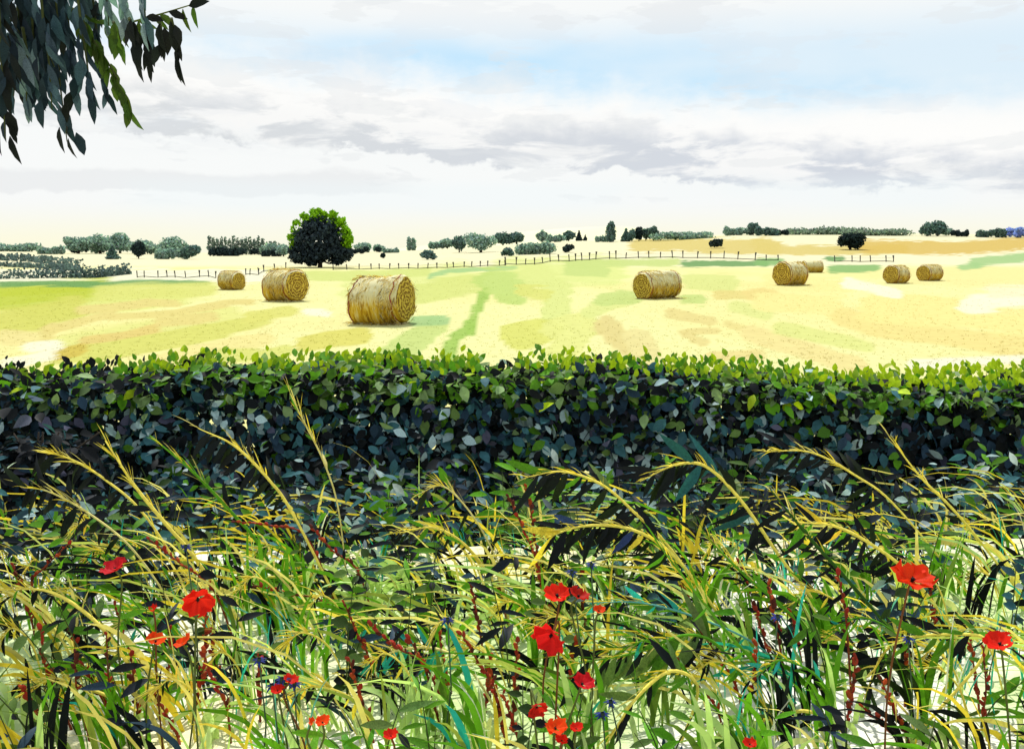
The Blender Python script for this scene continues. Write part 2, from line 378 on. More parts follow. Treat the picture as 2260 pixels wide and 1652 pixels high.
def field_col(x, y, z):
    u, v = proj(x, y, z)
    wob = (fbm(x * .5, y * .22, 11) - .5); wob2 = (fbm(x * 1.7 + 5, y * .9, 17) - .5)
    base = np.broadcast_to(lin(*YEL), (len(x), 3)).copy()
    k = sstep(.45, .7, fbm(x * .08 + 2, y * .035, 23))[:, None]; base = base * (1 - k) + lin(248, 238, 160) * k
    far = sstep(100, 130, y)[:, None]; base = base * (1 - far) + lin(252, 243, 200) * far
    for reg, pts, hw, c, soft in STROKES:
        q = np.array([RG(reg, *p) for p in pts]); s = .27434 / 1.0774
        d = np.full(len(x), 1e9)
        for a, b in zip(q[:-1], q[1:]):
            ab = b - a; t = np.clip(((u - a[0]) * ab[0] + (v - a[1]) * ab[1]) / (ab @ ab), 0, 1)
            # strips lie flat: a patch is about three times as wide as it is deep in view
            d = np.minimum(d, np.hypot((u - a[0] - t * ab[0]) * .75, v - a[1] - t * ab[1]))
        e = d + wob * hw * s * 1.3 + wob2 * 5
        m = (1 - sstep(hw * s - soft * s * .6, hw * s + soft * s * .6 + .5, e))[:, None] * .92
        base = base * (1 - m) + lin(*c) * m
    return base / LF
ys = 6.0 * (700 / 6.0) ** (np.linspace(0, 1, 330)); ys = np.concatenate([ys, [900, 1300, 2000, 3500.]])
ts = np.linspace(-1, 1, 401); ts = np.sign(ts) * (.72 * np.abs(ts) + .28 * np.abs(ts) ** 4)
YY, TT = np.meshgrid(ys, ts, indexing='ij'); XX = TT * (YY * .95 + 14)
fx, fy = XX.ravel(), YY.ravel(); fz = terrain(fx, np.minimum(fy, 330)) - np.maximum(fy - 340, 0) * .012
# the field dips under the verge's toe near the hedge
nr, nc = len(ys), len(ts); ii = np.arange(nr * nc).reshape(nr, nc)
ff = np.stack([ii[:-1, :-1], ii[:-1, 1:], ii[1:, 1:], ii[1:, :-1]], 2).reshape(-1, 4)
me = mesh_np('field', np.stack([fx, fy, fz], 1), ff, field_col(fx, fy, fz), True, M_FIELD)
tag(obj('field', me), kind='structure', label='pale mown field with green and straw coloured strips')

# verge bank the viewer stands on
vx, vy = np.meshgrid(np.linspace(-14, 14, 281), np.concatenate([np.linspace(-12, 1.5, 20), np.linspace(1.6, 7.4, 120)]), indexing='ij')
sx, sy = vx.ravel(), vy.ravel(); sz = verge_h(sx, sy)
g = sstep(.45, .62, fbm(sx * .9, sy * .9 + 3, 41))[:, None] * .85 * (1 - sstep(4.3, 5.4, sy))[:, None]
g2 = sstep(.55, .66, fbm(sx * 1.4, sy * 1.4 + 3, 47))[:, None] * .7
vc = lin(240, 237, 224) * (1 - g) + lin(196, 216, 142) * g; vc = vc * (1 - g2) + lin(244, 232, 168) * g2
tq = sstep(.5, .6, fbm(sx * .8 + 7, sy * .8, 53))[:, None] * sstep(4.4, 5.6, sy)[:, None] * .75; vc = vc * (1 - tq) + lin(176, 198, 202) * tq
a, b = vx.shape; ii = np.arange(a * b).reshape(a, b)
ff = np.stack([ii[:-1, :-1], ii[1:, :-1], ii[1:, 1:], ii[:-1, 1:]], 2).reshape(-1, 4)
tag(obj('verge', mesh_np('verge', np.stack([sx, sy, sz], 1), ff, vc / 1.06, True, M_VERGE)), kind='structure', label='pale chalky bank with thin turf under the wild grasses')

# distant hill
hx, hy = np.meshgrid(np.linspace(-260, 560, 120), np.linspace(760, 1300, 40), indexing='ij')
hx, hy = hx.ravel(), hy.ravel(); cx = 110.
hz = -14 + 37 * np.exp(-np.where(hx < cx, ((hx - cx) / 230) ** 2, ((hx - cx) / 90) ** 2)) * np.exp(-((hy - 950) / 130) ** 2) + 2 * fbm(hx * .02, hy * .02, 3)
ii = np.arange(120 * 40).reshape(120, 40)
ff = np.stack([ii[:-1, :-1], ii[1:, :-1], ii[1:, 1:], ii[:-1, 1:]], 2).reshape(-1, 4)
k = fbm(hx * .012, hy * .012, 8)[:, None]
tag(obj('hill', mesh_np('hill', np.stack([hx, hy, hz], 1), ff, (lin(254, 249, 214) * (1 - k) + lin(252, 245, 196) * k) / 1.4, True, M_HILL)), kind='structure', label='low pale yellow hill beyond the ridge')

# stubble standing on the mown field
def stubble():
    n = 10000; y = 16.5 * (70 / 16.5) ** (RNG.random(n) ** 1.25); x = (RNG.random(n) * 2 - 1) * (y * .62 + 1)
    th = math.radians(14); r = np.round((x * math.cos(th) - y * math.sin(th)) / .28) * .28 + RNG.normal(0, .075, n)
    q = x * math.sin(th) + y * math.cos(th); x = r * math.cos(th) + q * math.sin(th); y = -r * math.sin(th) + q * math.cos(th)
    z = terrain(x, y); c = field_col(x, y, z) * RNG.uniform(.98, 1.22, (n, 1))
    B = 3; base = np.repeat(np.stack([x, y, z], 1), B, 0) + RNG.normal(0, .025, (n * B, 3)) * [1, 1, 0]
    hgt = RNG.uniform(.015, .042, n * B); lean = RNG.normal(0, .035, (n * B, 2)); w = .006 + .00015 * base[:, 1]
    a = RNG.uniform(0, np.pi, n * B); side = np.stack([np.cos(a), np.sin(a), 0 * a], 1) * w[:, None]
    tip = base + np.concatenate([lean, hgt[:, None]], 1)
    v = np.stack([base - side, base + side, tip], 1).reshape(-1, 3)
    f = np.arange(n * B * 3).reshape(-1, 3)
    me = mesh_np('stubble', v, f, np.repeat(np.repeat(c, B, 0), 3, 0), mat=M_STRAWATTR)
    tag(obj('stubble', me), 'short cut straw stubble standing over the mown field', 'stubble', kind='stuff')
stubble()

# ------------------------------------------------------------------ far trees and shrubs
GREY = (.28, .40, .35); DARK = (.035, .056, .058); BLUE = (.30, .40, .85); MIDC = (.125, .205, .185)
def crown_mesh(name, w, h, n, col, top=None, card=.3, shape='round', lobes=5, seed=0, dep=None):
    """leaf clumps spread through a lobed volume, base at z=0"""
    r = np.random.default_rng(seed); dep = dep or w * .8; pos = []; nr = []
    cen = [(0, 0, h * .55, w * .36, h * .40)]
    for k in range(lobes):
        a = 2 * math.pi * (k + r.random()) / lobes; q = r.uniform(.24, .36)
        cen.append((math.cos(a) * w * .27, math.sin(a) * dep * .25, h * r.uniform(.25, .72), w * q * .72, h * q * .8))
    if shape == 'slim': cen = [(0, 0, h * f, w * .5 * (1.05 - abs(f - .4)), h * .17) for f in (.15, .32, .5, .68, .84)]
    if shape == 'flat': cen = [((f - .5) * w * .85, r.normal(0, .2), h * r.uniform(.3, .5), w * .16, h * r.uniform(.3, .55)) for f in np.linspace(0, 1, max(4, lobes))]
    if shape == 'cone': cen = [(0, 0, h * f, w * .5 * (1.02 - f), h * .14) for f in (.12, .3, .48, .66, .84)]
    wt = np.array([c[3] ** 1.5 * c[4] for c in cen]); wt /= wt.sum(); idx = r.choice(len(cen), n, p=wt); C = np.array(cen)[idx]
    d = r.normal(size=(n, 3)); d /= np.linalg.norm(d, axis=1, keepdims=True); rad = (.55 + .5 * r.random((n, 1)))
    p = C[:, :3] + d * rad * np.stack([C[:, 3], C[:, 3] * dep / w * 1.1, C[:, 4]], 1); p[:, 2] = np.maximum(p[:, 2], .04 * h)
    nn = d + r.normal(0, .5, (n, 3)); R = frames(nn, r.normal(size=(n, 3)))
    c = np.asarray(col) * r.uniform(.65, 1.35, (n, 1)) * (1 + r.normal(0, .06, (n, 3)))
    if top is not None:
        # outer upper leaves take the top colour, a painted sunlit rim
        e = (p[:, 2] / h - .35) * 1.3 + (rad[:, 0] - .8) * 1.8 + .35 * d[:, 2] + .12 * d[:, 0] + r.normal(0, .12, n)
        tm = e > .72; c[tm] = np.asarray(top) * r.uniform(.7, 1.25, (tm.sum(), 1))
    tv, tf = CARD
    v = np.einsum('nij,nkj->nki', R, tv[None] * (card * r.uniform(.7, 1.3, (n, 1, 1)))) + p[:, None]
    f = tf[None] + (np.arange(n) * 5)[:, None, None]
    return mesh_np(name, v.reshape(-1, 3), f.reshape(-1, 5), np.repeat(c, 5, 0), mat=M_FAR)
def far_plant(name, cat, label, x0, x1, vt, vb, col, group, shape='round', n=None, trunk=True, lobes=5, seed=1, Y=None, top=None):
    g = G((x0 + x1) / 2, vb, 40, 330) if Y is None else P((x0 + x1) / 2, vb, Y)
    k = g.y / FPX; w = (x1 - x0) * k * 1.1; h = (vb - vt) * k * 1.16; n = n or int(min(1400, 160 + (x1 - x0) * (vb - vt) * .9))
    t = thing(name, label, cat, g, group)
    o = obj('crown' if cat == 'tree' else 'foliage', crown_mesh(name + '_crown', w, h, n, col, top, max(.24, min(.2 * math.sqrt(w * h), 1.1 * k * 4.2)), shape, lobes, seed), t)
    if trunk: tube('trunk', [(0, 0, -.3), (w * .01, 0, h * .25), (w * .03, 0, h * .6)], [max(.05, w * .05), max(.04, w * .035), .03], M_BARK, t, 6)
    return t
FAR = [  # name, category, label, x0, x1, v top, v base, colour, shape, lobes
 ('thicket', 'shrub', 'low grey-green thicket touching the left edge of the picture on the horizon', -20, 80, 537, 555, GREY, 'flat', 7),
 ('shrub', 'shrub', 'small pale shrub just right of the thicket on the far left', 90, 136, 545, 561, GREY, 'flat', 5),
 ('tree', 'tree', 'grey round tree at the left end of the far left copse', 144, 203, 527, 560, GREY, 'round', 5),
 ('tree', 'tree', 'grey tree second in the far left copse, between two dark shrubs', 190, 252, 521, 560, GREY, 'round', 5),
 ('tree', 'tree', 'tallest grey tree in the middle of the far left copse', 236, 294, 518, 559, GREY, 'round', 6),
 ('tree', 'tree', 'lower grey tree right of the tallest in the far left copse', 284, 352, 533, 561, GREY, 'round', 6),
 ('tree', 'tree', 'pale pointed tree at the right end of the far left copse', 346, 418, 526, 560, GREY, 'round', 5),
 ('shrub', 'shrub', 'dark ragged shrub before the left end of the far copse', 158, 196, 538, 559, DARK, 'round', 4),
 ('shrub', 'shrub', 'dark square shrub before the second tree of the far copse', 205, 234, 532, 559, DARK, 'round', 5),
 ('tree', 'tree', 'dark umbrella shaped tree with a visible trunk before the far copse', 292, 320, 535, 571, DARK, 'round', 4),
 ('shrub', 'shrub', 'dark upright shrub standing in the pale field left of the umbrella tree', 234, 264, 545, 572, MIDC, 'cone', 4),
 ('shrub', 'shrub', 'flat grey shrub in the pale field right of the umbrella tree', 350, 412, 548, 572, GREY, 'flat', 5),
 ('shrub', 'shrub', 'ragged dark-hearted shrub left of the poplar row', 396, 441, 545, 572, MIDC, 'round', 5),
 ('shrub', 'shrub', 'black shrub under the left half of the poplar row', 470, 522, 548, 565, DARK, 'flat', 5),
 ('shrub', 'shrub', 'black shrub under the middle of the poplar row', 520, 544, 549, 563, DARK, 'round', 4),
 ('shrub', 'shrub', 'black shrub under the right end of the poplar row', 552, 574, 550, 562, DARK, 'round', 4),
 ('tree', 'tree', 'grey tree between the poplar row and the great dark tree', 574, 612, 541, 563, GREY, 'round', 5),
 ('tree', 'tree', 'grey tree touching the left side of the great dark tree', 606, 645, 543, 566, GREY, 'round', 5),
 ('shrub', 'shrub', 'black shrub left of the great dark tree', 582, 616, 552, 566, DARK, 'flat', 4),
 ('tree', 'tree', 'grey tree touching the right side of the great dark tree', 780, 824, 538, 557, GREY, 'round', 5),
 ('shrub', 'shrub', 'black shrub in front of the grey tree right of the great tree', 776, 800, 548, 560, DARK, 'flat', 4),
 ('shrub', 'shrub', 'small black shrub second right of the great tree', 801, 816, 545, 557, DARK, 'round', 4),
 ('tree', 'tree', 'grey tree second right of the great dark tree', 820, 850, 542, 556, GREY, 'round', 4),
 ('shrub', 'shrub', 'black shrub third right of the great tree', 824, 843, 546, 557, DARK, 'round', 4),
 ('shrub', 'shrub', 'low grey shrub ending the copse right of the great tree', 848, 876, 548, 558, GREY, 'flat', 5),
 ('shrub', 'shrub', 'tiny black bush alone in the pale field below the copse', 838, 853, 559, 570, DARK, 'round', 4),
 ('tree', 'tree', 'left of two slim grey trees standing side by side on the horizon', 898, 908, 522, 548, GREY, 'slim', 4),
 ('tree', 'tree', 'right of two slim grey trees standing side by side on the horizon', 907, 918, 525, 548, GREY, 'slim', 4),
 ('shrub', 'shrub', 'grey bush with a dark side in the pale field above the fence', 928, 962, 554, 573, MIDC, 'round', 5),
 ('shrub', 'shrub', 'grey shrub at the left foot of the middle copse', 950, 978, 531, 546, GREY, 'flat', 5),
 ('tree', 'tree', 'small grey tree second from the left in the middle copse', 972, 1003, 525, 545, GREY, 'round', 4),
 ('tree', 'tree', 'tall darker grey tree with a shadowed foot in the middle copse', 997, 1030, 525, 557, MIDC, 'round', 5),
 ('tree', 'tree', 'broad rounded grey tree, the widest of the middle copse', 1026, 1096, 521, 557, GREY, 'round', 7),
 ('tree', 'tree', 'grey tree on the rise right of the widest tree', 1088, 1132, 515, 541, MIDC, 'round', 5),
 ('tree', 'tree', 'dark grey tree on the rise, second right of the widest tree', 1118, 1162, 514, 538, MIDC, 'round', 5),
 ('shrub', 'shrub', 'small grey bush in the pale field right of the middle copse', 1106, 1134, 549, 565, MIDC, 'round', 4),
 ('shrub', 'shrub', 'wide grey bush in the pale field midway to the ochre field', 1146, 1219, 535, 561, GREY, 'flat', 7),
 ('shrub', 'shrub', 'small black bush in the pale field right of the wide grey bush', 1241, 1267, 541, 557, DARK, 'round', 4),
 ('tree', 'tree', 'round grey tree alone on the middle of the ridge', 1185, 1211, 512, 535, GREY, 'round', 4),
 ('shrub', 'shrub', 'pale low shrub right of the round ridge tree', 1212, 1243, 520, 534, GREY, 'flat', 5),
 ('tree', 'tree', 'dark double-headed tree on the ridge left of the cypress', 1240, 1270, 511, 531, MIDC, 'round', 4),
 ('tree', 'tree', 'small pointed dark tree on the ridge left of the cypress', 1270, 1285, 511, 530, DARK, 'cone', 4),
 ('shrub', 'shrub', 'tiny dark pointed shrub on the ridge', 1286, 1297, 519, 530, DARK, 'cone', 4),
 ('shrub', 'shrub', 'pale shrub at the left foot of the cypress', 1316, 1337, 521, 534, GREY, 'flat', 5),
 ('tree', 'tree', 'tall narrow cypress standing up from the ridge', 1337, 1359, 497, 534, MIDC, 'slim', 4),
 ('tree', 'tree', 'first pointed dark tree of the ridge plantation, next to the cypress', 1370, 1392, 508, 533, MIDC, 'cone', 4),
 ('tree', 'tree', 'second pointed dark tree of the ridge plantation', 1385, 1404, 509, 533, MIDC, 'round', 4),
 ('tree', 'tree', 'third and darkest tree of the ridge plantation', 1399, 1421, 504, 532, DARK, 'round', 4),
 ('tree', 'tree', 'fourth tree of the ridge plantation', 1416, 1434, 508, 531, MIDC, 'round', 4),
 ('tree', 'tree', 'fifth and tallest grey tree of the ridge plantation', 1430, 1455, 503, 531, MIDC, 'round', 4),
 ('hedge_bank', 'hedge', 'thin grey-green hedge along the top of the ochre field', 1450, 1560, 512, 529, GREY, 'flat', 9),
 ('shrub', 'shrub', 'small black bush in the middle of the ochre field', 1566, 1597, 529, 548, DARK, 'round', 4),
 ('tree', 'tree', 'round dark tree with spreading foot in the ochre field', 1846, 1906, 517, 551, (.02, .035, .036), 'round', 6),
 ('shrub', 'shrub', 'low grey hedge clump where the skyline starts to the right', 1602, 1650, 503, 519, GREY, 'flat', 6),
 ('tree', 'tree', 'square-topped grey tree rising from the right-hand skyline hedge', 1648, 1676, 495, 519, MIDC, 'round', 4),
 ('shrub', 'shrub', 'dark shrub right of the square-topped tree', 1672, 1713, 503, 520, MIDC, 'flat', 5),
 ('shrub', 'shrub', 'black oval shrub left of the long skyline hedge', 1713, 1737, 507, 519, DARK, 'flat', 4),
 ('skyline_hedge', 'hedge', 'long low grey-green hedge on the skyline above the dark round tree', 1735, 1880, 503, 518, (.24, .31, .25), 'flat', 13),
 ('skyline_hedge', 'hedge', 'grey-green hedge on the skyline right of the dark round tree', 1870, 1998, 505, 520, (.24, .31, .25), 'flat', 12),
 ('tree', 'tree', 'left lobe tree of the skyline clump at the right', 2028, 2062, 495, 521, MIDC, 'round', 4),
 ('tree', 'tree', 'tall middle tree of the skyline clump at the right', 2048, 2090, 491, 521, MIDC, 'round', 5),
 ('shrub', 'shrub', 'pale shrub at the right foot of the skyline clump', 2080, 2102, 505, 520, GREY, 'round', 4),
 ('shrub', 'shrub', 'small dark shrub right of the skyline clump', 2103, 2134, 508, 522, DARK, 'flat', 4),
 ('shrub', 'shrub', 'dark shrub with a pale end left of the blue bushes', 2162, 2214, 507, 524, MIDC, 'flat', 5),
 ('blue_bush', 'shrub', 'left of two blue-violet bushes on the far right skyline', 2212, 2243, 506, 523, BLUE, 'round', 4),
 ('blue_bush', 'shrub', 'right of two blue-violet bushes on the far right skyline', 2240, 2275, 505, 525, BLUE, 'round', 4),
]
for i, (nm, cat, lab, x0, x1, vt, vb, c, shp, lb) in enumerate(FAR):
    far_plant(nm, cat, lab, x0, x1, vt, vb, c, 'trees and shrubs on the far fields and skyline', shp, None, cat == 'tree', lb, 100 + i)
xs_p = np.linspace(463, 616, 18)
for i, x in enumerate(xs_p):
    top = 526 + (i % 3) * 2 + (8 if i > 13 else 0) + (i % 2) * 2
    far_plant('poplar', 'tree', f'{nth(i)} slim poplar from the left in the close poplar row', x - 5, x + 5, top, 562, (.20, .26, .225), 'slim poplars in the row', 'slim', 150, True, 4, 300 + i)
# crop rows on the left
def crop_row(pts, hgt, label, seed, pointed):
    g0 = G(*pts[0], 40, 330); t = thing('crop_row', label, 'crop', g0, 'dark crop rows at the left')
    r = np.random.default_rng(seed); pos = []; S = []
    P3 = [G(u, v, 40, 330) for u, v in pts]
    for a, b in zip(P3[:-1], P3[1:]):
        n = 420; q = r.random((n, 1)); p = np.array(a) * (1 - q) + np.array(b) * q; k = p[:, 1] / FPX
        loc = (p[:, 0] / k / 11.0) % 1.0; pk = (1 - np.abs(loc * 2 - 1)) if pointed else .8
        p[:, 2] += r.random(n) * hgt * k * (.45 + .55 * pk); p[:, 1] += r.normal(0, .5, n); pos.append(p); S.append(k * 6)
    pos = np.concatenate(pos) - np.array(g0); n = len(pos); S = np.concatenate(S)
    nn = r.normal(size=(n, 3)); R = frames(nn, r.normal(size=(n, 3)))
    c = np.array((.105, .15, .16)) * r.uniform(.6, 1.4, (n, 1))
    bulk('foliage', CARD, R, S, pos, c, M_FAR, t)
crop_row([(-60, 572), (60, 577), (178, 589)], 17, 'upper dark row of crop bushes at the left edge', 5, False)
crop_row([(-60, 586), (100, 592), (180, 598)], 13, 'middle row of pointed crop bushes at the left edge', 7, True)
crop_row([(-60, 616), (120, 613), (215, 613), (285, 605)], 26, 'lower and longest row of pointed dark crop bushes at the left', 6, True)

# the great dark tree
def great_tree():
    g = G(706, 590, 40, 330); k = g.y / FPX; r = np.random.default_rng(9)
    t = thing('broadleaf_tree', 'great dark round tree with bright green rim standing on the fence line', 'tree', g)
    c3 = lambda u, v: ((u - 706) * k, (590 - v) * k)
    lob = [(705, 530, 42, 42), (690, 506, 26, 22), (722, 508, 28, 24), (748, 530, 24, 26), (664, 528, 22, 22), (663, 560, 25, 23), (695, 562, 36, 20), (754, 560, 25, 20), (732, 556, 34, 20), (702, 484, 17, 16), (738, 495, 15, 15), (768, 520, 9, 14), (655, 545, 14, 10), (680, 488, 12, 11), (765, 546, 10, 10), (690, 578, 16, 9), (742, 576, 14, 8)]
    for q in range(17):
        th = math.radians(-38 + q * 16 + r.uniform(-5, 5)); rr0 = 1.0 + r.uniform(-.06, .08)
        lob.append((707 + 60 * rr0 * math.cos(th), 534 - 62 * rr0 * math.sin(th), r.uniform(5, 9), r.uniform(6, 11)))
    n = 9500; C = np.array([(*c3(u, v), a * k, b * k) for u, v, a, b in lob]); wt = C[:, 2] * C[:, 3]; wt[-17:] *= 1.5; wt = wt / wt.sum()
    C = C[r.choice(len(lob), n, p=wt)]; d = r.normal(size=(n, 3)); d /= np.linalg.norm(d, axis=1, keepdims=True)
    rad = .5 + .52 * np.sqrt(r.random((n, 1))); off = r.normal(0, .5, n)
    p = np.stack([C[:, 0], off, C[:, 1]], 1) + d * rad * np.stack([C[:, 2], C[:, 2] * 1.1, C[:, 3]], 1)
    R = frames(d + r.normal(0, .55, (n, 3)), r.normal(size=(n, 3)))
    c = np.array((.034, .050, .066)) * r.uniform(.6, 1.5, (n, 1))
    # outermost upper leaves coloured lime: the sunlit rim is painted in
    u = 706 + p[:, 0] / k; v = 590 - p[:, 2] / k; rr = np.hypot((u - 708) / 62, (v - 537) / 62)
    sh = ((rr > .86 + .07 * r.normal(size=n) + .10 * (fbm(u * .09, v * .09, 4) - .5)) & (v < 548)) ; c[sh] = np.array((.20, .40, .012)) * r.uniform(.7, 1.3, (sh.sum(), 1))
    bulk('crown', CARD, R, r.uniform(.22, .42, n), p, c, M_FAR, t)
    tr = tube('trunk', [(0, 0, -.3), (.05, 0, .6), (-.05, .1, 1.6), (.1, 0, 3.0)], [.34, .26, .2, .1], M_BARK, t, 8)
    for q in [(-1.9, .2, 1.6), (1.8, -.2, 1.7), (.9, .5, 3.6), (-1.0, -.3, 3.4), (2.2, .2, .7)]:
        tube('limb', [(0, 0, .5 + .2 * abs(q[0])), (q[0] * .5, q[1] * .5, q[2] * .65), q], [.14, .1, .04], M_BARK, tr, 6)
great_tree()

# ------------------------------------------------------------------ fences
def fence(posts, label, lean=()):
    base = [G(u, v, 40, 330) for u, v, h in posts]; t = thing('post_fence', label, 'fence', base[0], 'fences across the fields')
    o0 = base[0]
    for i, (b, (u, v, h)) in enumerate(zip(base, posts)):
        k = b.y / FPX; hh = h * k; w = 1.9 * k; r = random.uniform(-.12, .12)
        lo = b - o0
        V, F = tube_data([(lo.x, lo.y, lo.z - .25), (lo.x + r * hh * .4, lo.y, lo.z + hh * .55), (lo.x + r * hh, lo.y, lo.z + hh)], [w * .55, w * .6, w * (.6 + .7 * random.random())], 5)
        F += [tuple(range(10, 15))]
        m = bpy.data.meshes.new('post'); m.from_pydata(V, [], F); m.materials.append(M_WOOD); obj('post', m, t)
    for fr, nm, rr in ((.10, 'bottom_rail', .75), (.62, 'wire', .14)):
        pts = [tuple((b - o0) + Vector((0, -.04, p[2] * b.y / FPX * fr + .05 * math.sin(i * 2.1)))) for i, (b, p) in enumerate(zip(base, posts))]
        tube(nm, pts, [rr * b.y / FPX for b in base], M_WOOD if nm == 'bottom_rail' else M_WIRE, t, 4)
def disp(k, X, Y): return RG(k, X, Y)
fa = [(*disp(0, X, Y), 15) for X, Y in ((1190, 655), (1250, 655), (1370, 655), (1450, 652), (1520, 656), (1610, 658), (1730, 650), (1810, 650), (1870, 660))]
fence(fa, 'short post fence left of the smallest hay bale')
fb = [(*disp(0, X, Y), 14) for X, Y in ((2130, 632), (2165, 632), (2240, 632))] + [(*disp(1, X, Y), 15) for X, Y in ((55, 628), (100, 605), (195, 596), (290, 582))]
fence(fb, 'post fence between the two left hay bales and the great tree')
bl = np.array([(640, 590), (1100, 582), (1600, 575), (2260, 548)]); xsm = [700, 820, 925, 1030, 1100, 1190, 1270, 1355, 1435, 1520, 1600, 1690, 1745, 1835, 1900, 1975, 2040, 2140, 2190]
fc = [(*disp(1, X, float(np.interp(X, bl[:, 0], bl[:, 1]))), 12 + (X % 5)) for X in xsm]
bl2 = np.array([(0, 545), (260, 543), (400, 517), (560, 515), (790, 499), (1050, 491), (1300, 484), (1545, 487), (1900, 492), (2200, 508)])
fc += [(*disp(2, X, float(np.interp(X, bl2[:, 0], bl2[:, 1]))), 13 + (X % 6)) for X in (10, 100, 180, 260, 330, 395, 470, 560, 615, 670, 735, 790, 910, 965, 1050, 1160, 1250, 1350, 1455, 1545, 1670, 1785, 1900, 2020, 2170)]
fc += [(*disp(3, X, 507), 12) for X in (25, 130)]
fence(fc, 'long post fence running from the great tree to the right across the fields')
fd = [(*disp(3, X, 520), 14) for X in (620, 770, 840, 930, 1065, 1130)]
fence(fd, 'short post fence above the two small bales on the right')
# ------------------------------------------------------------------ round hay bales
def bale_mat():
    mt, nt, N, L = new_mat('bale_straw')
    out = N.new('ShaderNodeOutputMaterial'); b = N.new('ShaderNodeBsdfPrincipled'); b.inputs['Roughness'].default_value = .9; b.inputs['Specular IOR Level'].default_value = .05
    tc = N.new('ShaderNodeTexCoord'); mp = N.new('ShaderNodeMapping'); mp.inputs['Scale'].default_value = (9, 1.3, 1.3); L.new(tc.outputs['Object'], mp.inputs[0])
    n = N.new('ShaderNodeTexNoise'); n.inputs['Scale'].default_value = 1.0; n.inputs['Detail'].default_value = 6; n.inputs['Roughness'].default_value = .7; L.new(mp.outputs[0], n.inputs['Vector'])
    cr = N.new('ShaderNodeValToRGB'); L.new(n.outputs[0], cr.inputs[0])
    e = cr.color_ramp.elements; e[0].position = .32; e[0].color = (.09, .05, .025, 1); e[1].position = .72; e[1].color = (.68, .60, .30, 1)
    for p, c in ((.45, (.40, .22, .012, 1)), (.55, (.60, .40, .035, 1))):
        q = e.new(p); q.color = c
    # paler colour towards the bale top, painting in the light from above
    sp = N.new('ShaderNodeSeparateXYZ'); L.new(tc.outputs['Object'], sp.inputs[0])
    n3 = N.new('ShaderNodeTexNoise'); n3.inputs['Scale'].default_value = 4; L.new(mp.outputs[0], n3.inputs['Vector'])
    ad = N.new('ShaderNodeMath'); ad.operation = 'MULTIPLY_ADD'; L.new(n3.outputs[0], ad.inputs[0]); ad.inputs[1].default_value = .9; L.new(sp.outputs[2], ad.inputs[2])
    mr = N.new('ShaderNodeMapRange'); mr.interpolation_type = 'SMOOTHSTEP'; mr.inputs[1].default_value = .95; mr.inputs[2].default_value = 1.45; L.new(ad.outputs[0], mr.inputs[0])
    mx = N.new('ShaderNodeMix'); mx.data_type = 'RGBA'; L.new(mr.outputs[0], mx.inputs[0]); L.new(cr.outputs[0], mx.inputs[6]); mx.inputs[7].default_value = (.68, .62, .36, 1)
    L.new(mx.outputs[2], b.inputs['Base Color'])
    bp = N.new('ShaderNodeBump'); bp.inputs['Strength'].default_value = .8; bp.inputs['Distance'].default_value = .03; L.new(n.outputs[0], bp.inputs['Height']); L.new(bp.outputs[0], b.inputs['Normal'])
    L.new(b.outputs[0], out.inputs[0]); return mt
def end_mat():
    mt, nt, N, L = new_mat('bale_end')
    out = N.new('ShaderNodeOutputMaterial'); b = N.new('ShaderNodeBsdfPrincipled'); b.inputs['Roughness'].default_value = .9; b.inputs['Specular IOR Level'].default_value = .05
    tc = N.new('ShaderNodeTexCoord'); sp = N.new('ShaderNodeSeparateXYZ'); L.new(tc.outputs['Object'], sp.inputs[0])
    c = N.new('ShaderNodeCombineXYZ'); L.new(sp.outputs[1], c.inputs[0])
    zz = N.new('ShaderNodeMath'); zz.operation = 'SUBTRACT'; L.new(sp.outputs[2], zz.inputs[0]); zz.inputs[1].default_value = .73; L.new(zz.outputs[0], c.inputs[1])
    w = N.new('ShaderNodeTexWave'); w.wave_type = 'RINGS'; w.rings_direction = 'SPHERICAL'; w.inputs['Scale'].default_value = 2.3; w.inputs['Distortion'].default_value = 9; w.inputs['Detail'].default_value = 4; w.inputs['Detail Scale'].default_value = 2.5
    L.new(c.outputs[0], w.inputs['Vector'])
    cr = N.new('ShaderNodeValToRGB'); L.new(w.outputs[0], cr.inputs[0]); e = cr.color_ramp.elements
    e[0].position = .1; e[0].color = (.20, .11, .02, 1); e[1].position = .85; e[1].color = (.64, .45, .07, 1)
    L.new(cr.outputs[0], b.inputs['Base Color'])
    bp = N.new('ShaderNodeBump'); bp.inputs['Strength'].default_value = .8; bp.inputs['Distance'].default_value = .03; L.new(w.outputs[0], bp.inputs['Height']); L.new(bp.outputs[0], b.inputs['Normal'])
    L.new(b.outputs[0], out.inputs[0]); return mt
M_BALE = bale_mat(); M_END = end_mat()
